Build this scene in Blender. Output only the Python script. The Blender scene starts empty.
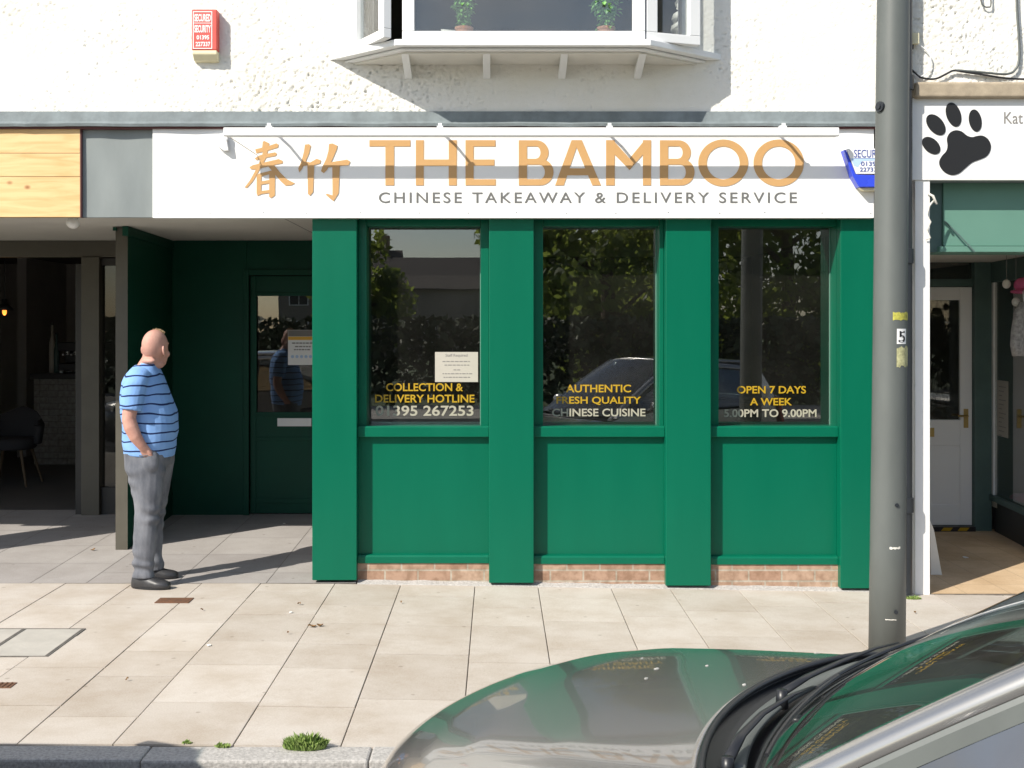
import bpy, bmesh, math, random
from math import sin, cos, pi, radians, sqrt
from mathutils import Vector, Matrix, noise
import numpy as np

random.seed(7)
S = bpy.context.scene
C = S.collection

# ------------------------------------------------------------------ camera, sky, sun, exposure
EYE = 1.73          # eye height above the pavement
DIST = 7.9          # camera to shop front
F = 1170.0          # focal length in pixels of a 1024 px wide picture
cam = bpy.data.cameras.new('camera')
cam_o = bpy.data.objects.new('camera', cam)
C.objects.link(cam_o)
cam_o.location = (0, -DIST, EYE)
cam_o.rotation_euler = (pi / 2, 0, 0)
cam.sensor_width = 36.0
cam.lens = 36.0 * F / 1024
cam.shift_x = (512 - 497) / 1024
cam.shift_y = -(384 - 327) / 1024
cam.clip_end = 1200
S.camera = cam_o

SUN_EL = 39.0
SDX, SDY = 1.05, 1.0          # horizontal direction the light travels
W = bpy.data.worlds.new('World')
S.world = W
W.use_nodes = True
nt = W.node_tree
nt.nodes.clear()
sky = nt.nodes.new('ShaderNodeTexSky')
sky.sky_type = 'NISHITA'
sky.sun_disc = False
sky.sun_elevation = radians(SUN_EL)
sky.sun_rotation = math.atan2(-SDX, -SDY)
sky.air_density = 1.0
sky.dust_density = 0.8
bg = nt.nodes.new('ShaderNodeBackground')
bg.inputs[1].default_value = 0.11
out = nt.nodes.new('ShaderNodeOutputWorld')
wtc = nt.nodes.new('ShaderNodeTexCoord')
wmp = nt.nodes.new('ShaderNodeMapping')
wmp.inputs['Scale'].default_value = (1.0, 1.0, 2.4)
cn = nt.nodes.new('ShaderNodeTexNoise')
cn.inputs['Scale'].default_value = 2.1
cn.inputs['Detail'].default_value = 8
cn.inputs['Roughness'].default_value = 0.55
cr = nt.nodes.new('ShaderNodeValToRGB')
cr.color_ramp.elements[0].position = 0.46
cr.color_ramp.elements[1].position = 0.72
cmx = nt.nodes.new('ShaderNodeMixRGB')
cmx.inputs[2].default_value = (7.5, 7.4, 7.3, 1)
nt.links.new(wtc.outputs['Generated'], wmp.inputs[0])
nt.links.new(wmp.outputs[0], cn.inputs[0])
nt.links.new(cn.outputs[0], cr.inputs[0])
nt.links.new(cr.outputs[0], cmx.inputs[0])
nt.links.new(sky.outputs[0], cmx.inputs[1])
nt.links.new(cmx.outputs[0], bg.inputs[0])
nt.links.new(bg.outputs[0], out.inputs[0])

sun = bpy.data.lights.new('sun', 'SUN')
sun.energy = 4.2
sun.angle = radians(0.5)
sun.color = (1.0, 0.94, 0.84)
sun_o = bpy.data.objects.new('sun', sun)
C.objects.link(sun_o)
hl = sqrt(SDX * SDX + SDY * SDY)
ldir = Vector((SDX / hl * cos(radians(SUN_EL)), SDY / hl * cos(radians(SUN_EL)), -sin(radians(SUN_EL))))
sun_o.rotation_euler = ldir.to_track_quat('-Z', 'Y').to_euler()
sun_o.location = (-8, -14, 14)

S.view_settings.view_transform = 'Standard'
S.view_settings.look = 'None'
S.view_settings.exposure = 0.62
S.view_settings.gamma = 1.0
S.view_settings.use_curve_mapping = False
S.render.engine = 'CYCLES'
S.cycles.max_bounces = 8
S.cycles.transparent_max_bounces = 12


def P(px, py, Y):
    """world point seen at photo pixel (px, py) at depth plane Y"""
    d = DIST + Y
    return ((px - 497) / F * d, Y, EYE - (py - 327) / F * d)


def PX(px, Y=0.0):
    return (px - 497) / F * (DIST + Y)


def PZ(py, Y=0.0):
    return EYE - (py - 327) / F * (DIST + Y)


def gz(x):
    """the pavement falls gently to the right of the shop"""
    return -0.0155 * max(0.0, x + 1.25)


# ------------------------------------------------------------------ materials
def mat(name, col, rough=0.6, metal=0.0, var=0.0, vscale=6.0, bump=0.0, bscale=40.0, coat=0.0,
        col2=None, spec=0.5, stretch=None, detail=6.0, bdist=0.01, emit=None, estr=0.0):
    m = bpy.data.materials.new(name)
    m.use_nodes = True
    n = m.node_tree
    b = n.nodes['Principled BSDF']
    b.inputs['Roughness'].default_value = rough
    b.inputs['Metallic'].default_value = metal
    b.inputs['Specular IOR Level'].default_value = spec
    b.inputs['Coat Weight'].default_value = coat
    b.inputs['Coat Roughness'].default_value = 0.04
    c = (*col, 1)
    b.inputs['Base Color'].default_value = c
    if emit:
        b.inputs['Emission Color'].default_value = (*emit, 1)
        b.inputs['Emission Strength'].default_value = estr
    tc = n.nodes.new('ShaderNodeTexCoord')
    vec = tc.outputs['Object']
    if stretch:
        mp = n.nodes.new('ShaderNodeMapping')
        mp.inputs['Scale'].default_value = stretch
        n.links.new(vec, mp.inputs[0])
        vec = mp.outputs[0]
    if var > 0 or col2:
        t = n.nodes.new('ShaderNodeTexNoise')
        t.inputs['Scale'].default_value = vscale
        t.inputs['Detail'].default_value = detail
        t.inputs['Roughness'].default_value = 0.62
        n.links.new(vec, t.inputs[0])
        r = n.nodes.new('ShaderNodeValToRGB')
        r.color_ramp.elements[0].position = 0.32
        r.color_ramp.elements[1].position = 0.68
        if col2:
            r.color_ramp.elements[0].color = c
            r.color_ramp.elements[1].color = (*col2, 1)
        else:
            r.color_ramp.elements[0].color = (*[max(0, x * (1 - var)) for x in col], 1)
            r.color_ramp.elements[1].color = (*[min(1, x * (1 + var)) for x in col], 1)
        n.links.new(t.outputs[0], r.inputs[0])
        n.links.new(r.outputs[0], b.inputs['Base Color'])
        # gloss varies a little with the same wear
        mr = n.nodes.new('ShaderNodeMapRange')
        mr.inputs[3].default_value = max(0.02, rough - 0.08)
        mr.inputs[4].default_value = min(1, rough + 0.1)
        n.links.new(t.outputs[0], mr.inputs[0])
        n.links.new(mr.outputs[0], b.inputs['Roughness'])
    if bump > 0:
        t2 = n.nodes.new('ShaderNodeTexNoise')
        t2.inputs['Scale'].default_value = bscale
        t2.inputs['Detail'].default_value = 8
        n.links.new(vec, t2.inputs[0])
        bp = n.nodes.new('ShaderNodeBump')
        bp.inputs['Strength'].default_value = bump
        bp.inputs['Distance'].default_value = bdist
        n.links.new(t2.outputs[0], bp.inputs['Height'])
        n.links.new(bp.outputs[0], b.inputs['Normal'])
    return m


def glass_mat(name, tint=(0.85, 0.88, 0.87), f0=0.05, dust=0.03, rough=0.0):
    m = bpy.data.materials.new(name)
    m.use_nodes = True
    n = m.node_tree
    n.nodes.clear()
    o = n.nodes.new('ShaderNodeOutputMaterial')
    mx = n.nodes.new('ShaderNodeMixShader')
    tr = n.nodes.new('ShaderNodeBsdfTransparent')
    tr.inputs[0].default_value = (*tint, 1)
    gl = n.nodes.new('ShaderNodeBsdfGlossy')
    gl.inputs['Roughness'].default_value = rough
    gl.inputs['Color'].default_value = (1, 1, 1, 1)
    lw = n.nodes.new('ShaderNodeLayerWeight')
    lw.inputs['Blend'].default_value = 0.5
    pw = n.nodes.new('ShaderNodeMath')
    pw.operation = 'POWER'
    pw.inputs[1].default_value = 5.0
    n.links.new(lw.outputs['Facing'], pw.inputs[0])
    fr = n.nodes.new('ShaderNodeMath')
    fr.operation = 'MULTIPLY_ADD'
    fr.inputs[1].default_value = 1 - f0
    fr.inputs[2].default_value = f0
    n.links.new(pw.outputs[0], fr.inputs[0])
    du = n.nodes.new('ShaderNodeBsdfDiffuse')
    du.inputs[0].default_value = (0.55, 0.53, 0.48, 1)
    dm = n.nodes.new('ShaderNodeMixShader')
    dn = n.nodes.new('ShaderNodeTexNoise')
    dn.inputs['Scale'].default_value = 3.0
    dn.inputs['Detail'].default_value = 8
    dr = n.nodes.new('ShaderNodeMapRange')
    dr.inputs[1].default_value = 0.3
    dr.inputs[2].default_value = 0.7
    dr.inputs[3].default_value = dust * 0.5
    dr.inputs[4].default_value = dust * 1.5
    tc = n.nodes.new('ShaderNodeTexCoord')
    nz = n.nodes.new('ShaderNodeTexNoise')
    nz.inputs['Scale'].default_value = 1.6
    nz.inputs['Detail'].default_value = 1
    n.links.new(tc.outputs['Object'], nz.inputs[0])
    bp = n.nodes.new('ShaderNodeBump')
    bp.inputs['Strength'].default_value = 0.02
    bp.inputs['Distance'].default_value = 0.02
    n.links.new(nz.outputs[0], bp.inputs['Height'])
    n.links.new(bp.outputs[0], gl.inputs['Normal'])
    n.links.new(fr.outputs[0], mx.inputs[0])
    n.links.new(tc.outputs['Object'], dn.inputs[0])
    n.links.new(dn.outputs[0], dr.inputs[0])
    n.links.new(dr.outputs[0], dm.inputs[0])
    n.links.new(tr.outputs[0], dm.inputs[1])
    n.links.new(du.outputs[0], dm.inputs[2])
    n.links.new(dm.outputs[0], mx.inputs[1])
    n.links.new(gl.outputs[0], mx.inputs[2])
    n.links.new(mx.outputs[0], o.inputs[0])
    return m


M = {}
M['render'] = mat('rough white render', (0.82, 0.81, 0.775), 0.95, col2=(0.76, 0.735, 0.66), vscale=1.7, bump=0.5, bscale=120, bdist=0.006)
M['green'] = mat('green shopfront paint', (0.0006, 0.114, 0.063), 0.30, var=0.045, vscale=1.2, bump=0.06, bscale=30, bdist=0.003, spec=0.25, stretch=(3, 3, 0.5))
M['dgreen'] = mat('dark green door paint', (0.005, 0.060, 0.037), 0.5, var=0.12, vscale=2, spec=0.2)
M['white'] = mat('white painted board', (0.82, 0.82, 0.81), 0.35, var=0.015, vscale=2)
M['upvc'] = mat('white window plastic', (0.80, 0.81, 0.81), 0.3, var=0.02, vscale=3)
M['offwhite'] = mat('off white paint', (0.68, 0.66, 0.60), 0.5, var=0.06, vscale=5)
M['gold'] = mat('gold lettering', (0.545, 0.32, 0.13), 0.5)
M['greytext'] = mat('grey lettering', (0.14, 0.14, 0.135), 0.5)
M['yellow'] = mat('yellow vinyl lettering', (0.43, 0.265, 0.008), 0.5)
M['cream'] = mat('cream vinyl lettering', (0.40, 0.37, 0.29), 0.5)
M['lead'] = mat('weathered grey flashing', (0.17, 0.20, 0.21), 0.75, var=0.22, vscale=7, bump=0.4, bscale=18, bdist=0.01)
M['greypanel'] = mat('grey fascia panel', (0.20, 0.225, 0.225), 0.5, var=0.1, vscale=2.5, stretch=(1.5, 1, 0.5))
M['ceiling'] = mat('entrance ceiling paint', (0.62, 0.60, 0.55), 0.8, var=0.05, vscale=2)
M['brownpaint'] = mat('dark brown grey paint', (0.085, 0.078, 0.060), 0.5, var=0.12, vscale=4)
M['blackframe'] = mat('near black frame paint', (0.03, 0.029, 0.027), 0.5, var=0.15, vscale=4)
M['cafewall'] = mat('cafe wall plaster', (0.36, 0.345, 0.325), 0.85, var=0.1, vscale=2)
M['cafefloor'] = mat('cafe floor', (0.12, 0.115, 0.11), 0.5, var=0.2, vscale=4)
M['shopwall'] = mat('takeaway wall', (0.085, 0.075, 0.062), 0.8, var=0.1, vscale=2)
M['shopceil'] = mat('takeaway ceiling', (0.66, 0.58, 0.44), 0.85, var=0.05, vscale=2)
M['concrete'] = mat('concrete kerb', (0.26, 0.25, 0.235), 0.85, var=0.0, col2=(0.50, 0.48, 0.455), vscale=85, bump=0.5, bscale=90, bdist=0.006)
M['asphalt'] = mat('asphalt', (0.048, 0.048, 0.05), 0.9, var=0.35, vscale=120, bump=0.6, bscale=160, bdist=0.006)
M['mortar'] = mat('paving bed', (0.20, 0.175, 0.145), 0.95, var=0.3, vscale=15)
M['post'] = mat('grey post paint', (0.105, 0.116, 0.111), 0.46, var=0.07, vscale=6, bump=0.06, bscale=40, bdist=0.003, stretch=(1, 1, 0.4))
M['pipe'] = mat('dark pipe paint', (0.02, 0.024, 0.03), 0.4, var=0.1, vscale=6)
M['red'] = mat('sun faded red plastic', (0.66, 0.095, 0.075), 0.45, var=0.06, vscale=8)
M['creamplastic'] = mat('cream plastic', (0.72, 0.66, 0.45), 0.5, var=0.05, vscale=8)
M['blue'] = mat('blue plastic', (0.035, 0.07, 0.62), 0.25, var=0.05, vscale=4)
M['bluetext'] = mat('blue print', (0.05, 0.08, 0.30), 0.5)
M['paleblue'] = mat('pale blue print', (0.42, 0.58, 0.80), 0.5)
M['black'] = mat('black plastic', (0.018, 0.018, 0.02), 0.45, var=0.2, vscale=12)
M['rubber'] = mat('black rubber', (0.014, 0.015, 0.018), 0.38)
M['paw'] = mat('black sign print', (0.012, 0.012, 0.013), 0.5)
M['stonebeam'] = mat('weathered stone beam', (0.36, 0.30, 0.22), 0.85, var=0.2, vscale=9, bump=0.3, bscale=30)
M['palegreen'] = mat('pale green board', (0.11, 0.235, 0.185), 0.5, var=0.04, vscale=2)
M['bottle'] = mat('dark teal paint', (0.075, 0.13, 0.118), 0.5, var=0.1, vscale=5)
M['brass'] = mat('brass', (0.50, 0.36, 0.14), 0.35, metal=0.9)
M['paper'] = mat('white paper', (0.46, 0.43, 0.375), 0.8, var=0.02, vscale=10)
M['papergrey'] = mat('grey print', (0.22, 0.21, 0.20), 0.8)
M['orange'] = mat('orange print', (0.75, 0.42, 0.05), 0.6)
M['pink'] = mat('pink fabric', (0.55, 0.10, 0.22), 0.8, var=0.15, vscale=30)
M['cloth'] = mat('pale patterned cloth', (0.45, 0.44, 0.42), 0.9, col2=(0.20, 0.19, 0.19), vscale=38)
M['steel'] = mat('brushed steel', (0.5, 0.5, 0.5), 0.35, metal=0.9)
M['glass'] = glass_mat('window glass', (0.66, 0.67, 0.65), 0.13, 0.011)
M['sideglass'] = glass_mat('car side glass', (0.35, 0.42, 0.45), 0.17, 0.03)
M['cafeglass'] = glass_mat('cafe glass', (0.7, 0.71, 0.7), 0.03, 0.006)
M['dimglass'] = glass_mat('recess glass', (0.75, 0.76, 0.75), 0.10, 0.02)
M['bayglass'] = glass_mat('bay window glass', (0.9, 0.92, 0.92), 0.085, 0.015)
M['carglass'] = glass_mat('car glass', (0.50, 0.62, 0.60), 0.07, 0.045)
M['rust'] = mat('rusty iron', (0.17, 0.075, 0.035), 0.85, col2=(0.10, 0.055, 0.035), vscale=40, bump=0.4, bscale=90)
M['litter'] = mat('dry leaf', (0.19, 0.105, 0.04), 0.8, var=0.3, vscale=60)
M['whitelitter'] = mat('white scrap', (0.75, 0.74, 0.72), 0.7)
M['droppings'] = mat('dried bird droppings', (0.50, 0.50, 0.47), 0.9, col2=(0.33, 0.32, 0.29), vscale=120)
M['tuft'] = mat('grass tuft', (0.16, 0.26, 0.055), 0.6, col2=(0.28, 0.36, 0.11), vscale=50)
M['leaf'] = mat('tree leaf', (0.06, 0.11, 0.025), 0.5, col2=(0.14, 0.19, 0.05), vscale=1.4)
_n = M['leaf'].node_tree
_t = _n.nodes.new('ShaderNodeBsdfTranslucent')
_t.inputs[0].default_value = (0.34, 0.42, 0.08, 1)
_m = _n.nodes.new('ShaderNodeMixShader')
_m.inputs[0].default_value = 0.55
_n.links.new(_n.nodes['Principled BSDF'].outputs[0], _m.inputs[1])
_n.links.new(_t.outputs[0], _m.inputs[2])
_n.links.new(_m.outputs[0], _n.nodes['Material Output'].inputs[0])
M['bark'] = mat('bark', (0.12, 0.09, 0.06), 0.9, var=0.3, vscale=20, bump=0.6, bscale=30)
M['plant'] = mat('house plant leaf', (0.12, 0.36, 0.07), 0.45, col2=(0.26, 0.46, 0.14), vscale=20)
M['terracotta'] = mat('terracotta', (0.40, 0.20, 0.12), 0.8, var=0.12, vscale=12)
M['curtain'] = mat('pale curtain', (0.55, 0.50, 0.46), 0.9, var=0.08, vscale=8)
M['houserender'] = mat('far house render', (0.25, 0.22, 0.19), 0.9, var=0.08, vscale=1.5)
M['rooftile'] = mat('far roof tile', (0.07, 0.058, 0.052), 0.85, var=0.2, vscale=5)
M['turf'] = mat('rough turf', (0.05, 0.075, 0.025), 0.95, var=0.3, vscale=2)
M['farpave'] = mat('far pavement', (0.33, 0.31, 0.28), 0.9, var=0.15, vscale=3)
M['bulb'] = mat('lit lamp bulb', (0.9, 0.4, 0.1), 0.4, emit=(1.0, 0.22, 0.03), estr=2.2)
M['globe'] = mat('white light globe', (0.8, 0.79, 0.76), 0.35)
M['wood'] = mat('brown wood', (0.12, 0.08, 0.045), 0.6, var=0.2, vscale=6)
M['redbrown'] = mat('dark red edge', (0.10, 0.03, 0.03), 0.6)
M['tyre'] = mat('tyre rubber', (0.02, 0.02, 0.02), 0.85)
M['seatfab'] = mat('dark seat fabric', (0.035, 0.035, 0.04), 0.95)
M['lampglass'] = mat('lamp lens', (0.75, 0.77, 0.78), 0.08, coat=0.8)
M['taillens'] = mat('red lamp lens', (0.35, 0.015, 0.012), 0.12, coat=0.6)

# silver metallic car paint
M['carpaint'] = mat('silver grey metallic paint', (0.34, 0.335, 0.325), 0.25, metal=0.75, coat=1.0)


def paving_mat(name, c1, c2, grime):
    """slab colour varies slab by slab (vertex value) and with fine grain and stains"""
    m = bpy.data.materials.new(name)
    m.use_nodes = True
    n = m.node_tree
    b = n.nodes['Principled BSDF']
    b.inputs['Roughness'].default_value = 0.85
    at = n.nodes.new('ShaderNodeAttribute')
    at.attribute_name = 'slab'
    tc = n.nodes.new('ShaderNodeTexCoord')
    r = n.nodes.new('ShaderNodeValToRGB')
    r.color_ramp.elements[0].color = (*c1, 1)
    r.color_ramp.elements[1].color = (*c2, 1)
    n.links.new(at.outputs['Fac'], r.inputs[0])
    nz = n.nodes.new('ShaderNodeTexNoise')
    nz.inputs['Scale'].default_value = 2.2
    nz.inputs['Detail'].default_value = 9
    nz.inputs['Roughness'].default_value = 0.68
    n.links.new(tc.outputs['Object'], nz.inputs[0])
    rr = n.nodes.new('ShaderNodeValToRGB')
    rr.color_ramp.elements[0].position = 0.36
    rr.color_ramp.elements[0].color = (*grime, 1)
    rr.color_ramp.elements[1].position = 0.60
    rr.color_ramp.elements[1].color = (1, 1, 1, 1)
    n.links.new(nz.outputs[0], rr.inputs[0])
    mx = n.nodes.new('ShaderNodeMixRGB')
    mx.blend_type = 'MULTIPLY'
    mx.inputs[0].default_value = 1.0
    n.links.new(r.outputs[0], mx.inputs[1])
    n.links.new(rr.outputs[0], mx.inputs[2])
    n2 = n.nodes.new('ShaderNodeTexNoise')
    n2.inputs['Scale'].default_value = 140
    n2.inputs['Detail'].default_value = 4
    n.links.new(tc.outputs['Object'], n2.inputs[0])
    r2 = n.nodes.new('ShaderNodeValToRGB')
    r2.color_ramp.elements[0].position = 0.3
    r2.color_ramp.elements[0].color = (0.84, 0.82, 0.79, 1)
    r2.color_ramp.elements[1].position = 0.6
    n.links.new(n2.outputs[0], r2.inputs[0])
    m2 = n.nodes.new('ShaderNodeMixRGB')
    m2.blend_type = 'MULTIPLY'
    m2.inputs[0].default_value = 0.8
    n.links.new(mx.outputs[0], m2.inputs[1])
    n.links.new(r2.outputs[0], m2.inputs[2])
    # small dark spots of gum and grit
    vo = n.nodes.new('ShaderNodeTexVoronoi')
    vo.inputs['Scale'].default_value = 5.5
    n.links.new(tc.outputs['Object'], vo.inputs[0])
    r3 = n.nodes.new('ShaderNodeValToRGB')
    r3.color_ramp.elements[0].position = 0.045
    r3.color_ramp.elements[0].color = (0.60, 0.58, 0.55, 1)
    r3.color_ramp.elements[1].position = 0.085
    n.links.new(vo.outputs['Distance'], r3.inputs[0])
    m3 = n.nodes.new('ShaderNodeMixRGB')
    m3.blend_type = 'MULTIPLY'
    m3.inputs[0].default_value = 0.7
    n.links.new(m2.outputs[0], m3.inputs[1])
    n.links.new(r3.outputs[0], m3.inputs[2])
    n.links.new(m3.outputs[0], b.inputs['Base Color'])
    bp = n.nodes.new('ShaderNodeBump')
    bp.inputs['Strength'].default_value = 0.25
    bp.inputs['Distance'].default_value = 0.004
    n.links.new(n2.outputs[0], bp.inputs['Height'])
    n.links.new(bp.outputs[0], b.inputs['Normal'])
    return m


M['slab'] = paving_mat('buff paving slabs', (0.465, 0.42, 0.37), (0.555, 0.512, 0.462), (0.84, 0.80, 0.75))
M['greytile'] = paving_mat('grey entrance tiles', (0.34, 0.32, 0.31), (0.40, 0.38, 0.365), (0.86, 0.85, 0.84))
M['buffloor'] = paving_mat('terracotta buff floor', (0.56, 0.41, 0.26), (0.61, 0.46, 0.30), (0.82, 0.78, 0.72))


def brick_mat(name, c1, c2, mortar, scale, bw=0.225, bh=0.075):
    m = bpy.data.materials.new(name)
    m.use_nodes = True
    n = m.node_tree
    b = n.nodes['Principled BSDF']
    b.inputs['Roughness'].default_value = 0.9
    tc = n.nodes.new('ShaderNodeTexCoord')
    sp = n.nodes.new('ShaderNodeSeparateXYZ')
    cb = n.nodes.new('ShaderNodeCombineXYZ')
    n.links.new(tc.outputs['Object'], sp.inputs[0])
    n.links.new(sp.outputs[0], cb.inputs[0])
    n.links.new(sp.outputs[2], cb.inputs[1])
    t = n.nodes.new('ShaderNodeTexBrick')
    t.inputs['Scale'].default_value = scale
    t.inputs['Brick Width'].default_value = bw
    t.inputs['Row Height'].default_value = bh
    t.inputs['Mortar Size'].default_value = 0.006
    t.inputs['Color1'].default_value = (*c1, 1)
    t.inputs['Color2'].default_value = (*c2, 1)
    t.inputs['Mortar'].default_value = (*mortar, 1)
    n.links.new(cb.outputs[0], t.inputs[0])
    nz = n.nodes.new('ShaderNodeTexNoise')
    nz.inputs['Scale'].default_value = 24
    nz.inputs['Detail'].default_value = 8
    n.links.new(tc.outputs['Object'], nz.inputs[0])
    rr = n.nodes.new('ShaderNodeValToRGB')
    rr.color_ramp.elements[0].position = 0.35
    rr.color_ramp.elements[0].color = (0.6, 0.55, 0.5, 1)
    rr.color_ramp.elements[1].position = 0.62
    n.links.new(nz.outputs[0], rr.inputs[0])
    mx = n.nodes.new('ShaderNodeMixRGB')
    mx.blend_type = 'MULTIPLY'
    mx.inputs[0].default_value = 0.8
    n.links.new(t.outputs[0], mx.inputs[1])
    n.links.new(rr.outputs[0], mx.inputs[2])
    n.links.new(mx.outputs[0], b.inputs['Base Color'])
    bp = n.nodes.new('ShaderNodeBump')
    bp.inputs['Strength'].default_value = 0.5
    bp.inputs['Distance'].default_value = 0.006
    bp.invert = True
    n.links.new(t.outputs['Fac'], bp.inputs['Height'])
    n.links.new(bp.outputs[0], b.inputs['Normal'])
    return m


M['brick'] = brick_mat('red brick', (0.36, 0.225, 0.155), (0.44, 0.31, 0.225), (0.42, 0.37, 0.30), 1.0)
M['whitebrick'] = brick_mat('white brick', (0.38, 0.365, 0.345), (0.34, 0.33, 0.31), (0.25, 0.24, 0.225), 1.0)


def plank_mat():
    m = bpy.data.materials.new('raw pine boards')
    m.use_nodes = True
    n = m.node_tree
    b = n.nodes['Principled BSDF']
    b.inputs['Roughness'].default_value = 0.6
    tc = n.nodes.new('ShaderNodeTexCoord')
    mp = n.nodes.new('ShaderNodeMapping')
    mp.inputs['Scale'].default_value = (1.3, 6, 11)
    n.links.new(tc.outputs['Object'], mp.inputs[0])
    nz = n.nodes.new('ShaderNodeTexNoise')
    nz.inputs['Scale'].default_value = 2.2
    nz.inputs['Detail'].default_value = 7
    nz.inputs['Distortion'].default_value = 0.7
    n.links.new(mp.outputs[0], nz.inputs[0])
    r = n.nodes.new('ShaderNodeValToRGB')
    r.color_ramp.elements[0].position = 0.3
    r.color_ramp.elements[0].color = (0.62, 0.39, 0.16, 1)
    r.color_ramp.elements[1].position = 0.62
    r.color_ramp.elements[1].color = (0.76, 0.53, 0.26, 1)
    n.links.new(nz.outputs[0], r.inputs[0])
    mk = n.nodes.new('ShaderNodeMapping')
    mk.inputs['Scale'].default_value = (5.2, 4, 7.5)
    n.links.new(tc.outputs['Object'], mk.inputs[0])
    vo = n.nodes.new('ShaderNodeTexVoronoi')
    vo.inputs['Scale'].default_value = 1.15
    n.links.new(mk.outputs[0], vo.inputs[0])
    rk = n.nodes.new('ShaderNodeValToRGB')
    rk.color_ramp.elements[0].position = 0.05
    rk.color_ramp.elements[0].color = (0.36, 0.17, 0.07, 1)
    rk.color_ramp.elements[1].position = 0.17
    n.links.new(vo.outputs['Distance'], rk.inputs[0])
    mx = n.nodes.new('ShaderNodeMixRGB')
    mx.blend_type = 'MULTIPLY'
    mx.inputs[0].default_value = 0.85
    n.links.new(r.outputs[0], mx.inputs[1])
    n.links.new(rk.outputs[0], mx.inputs[2])
    n.links.new(mx.outputs[0], b.inputs['Base Color'])
    return m


M['plank'] = plank_mat()


def shirt_mat():
    m = bpy.data.materials.new('blue striped jersey')
    m.use_nodes = True
    n = m.node_tree
    b = n.nodes['Principled BSDF']
    b.inputs['Roughness'].default_value = 0.95
    b.inputs['Specular IOR Level'].default_value = 0.15
    tz = n.nodes.new('ShaderNodeTexCoord')
    sp = n.nodes.new('ShaderNodeSeparateXYZ')
    n.links.new(tz.outputs['Object'], sp.inputs[0])
    nw = n.nodes.new('ShaderNodeTexNoise')
    nw.inputs['Scale'].default_value = 5
    nw.inputs['Detail'].default_value = 1
    n.links.new(tz.outputs['Object'], nw.inputs[0])
    ma = n.nodes.new('ShaderNodeMath')
    ma.operation = 'MULTIPLY_ADD'
    ma.inputs[1].default_value = 0.05
    n.links.new(nw.outputs[0], ma.inputs[0])
    n.links.new(sp.outputs[2], ma.inputs[2])
    md_ = n.nodes.new('ShaderNodeMath')
    md_.operation = 'MULTIPLY'
    md_.inputs[1].default_value = 1 / 0.062
    n.links.new(ma.outputs[0], md_.inputs[0])
    fr_ = n.nodes.new('ShaderNodeMath')
    fr_.operation = 'FRACT'
    n.links.new(md_.outputs[0], fr_.inputs[0])
    r = n.nodes.new('ShaderNodeValToRGB')
    r.color_ramp.interpolation = 'CONSTANT'
    e = r.color_ramp.elements
    e[0].position = 0.0
    e[0].color = (0.022, 0.035, 0.10, 1)
    e[1].position = 0.17
    e[1].color = (0.205, 0.37, 0.69, 1)
    n.links.new(fr_.outputs[0], r.inputs[0])
    n.links.new(r.outputs[0], b.inputs['Base Color'])
    tc = n.nodes.new('ShaderNodeTexCoord')
    nz = n.nodes.new('ShaderNodeTexNoise')
    nz.inputs['Scale'].default_value = 9
    nz.inputs['Detail'].default_value = 3
    n.links.new(tc.outputs['Object'], nz.inputs[0])
    bp = n.nodes.new('ShaderNodeBump')
    bp.inputs['Strength'].default_value = 0.25
    bp.inputs['Distance'].default_value = 0.02
    n.links.new(nz.outputs[0], bp.inputs['Height'])
    n.links.new(bp.outputs[0], b.inputs['Normal'])
    return m


M['shirt'] = shirt_mat()
M['jeans'] = mat('faded grey jeans', (0.085, 0.092, 0.11), 0.95, col2=(0.215, 0.222, 0.245), stretch=(1.2, 1.2, 0.55), vscale=6.5, bump=0.5, bscale=300, bdist=0.003, spec=0.1)
M['skin'] = mat('skin', (0.55, 0.32, 0.255), 0.62, col2=(0.46, 0.235, 0.185), vscale=14, bump=0.15, bscale=160, bdist=0.003, spec=0.35)
M['hair'] = mat('short fair hair', (0.42, 0.30, 0.17), 0.7, var=0.2, vscale=60)
M['shoe'] = mat('black leather shoe', (0.035, 0.035, 0.038), 0.35, var=0.2, vscale=15)


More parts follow.
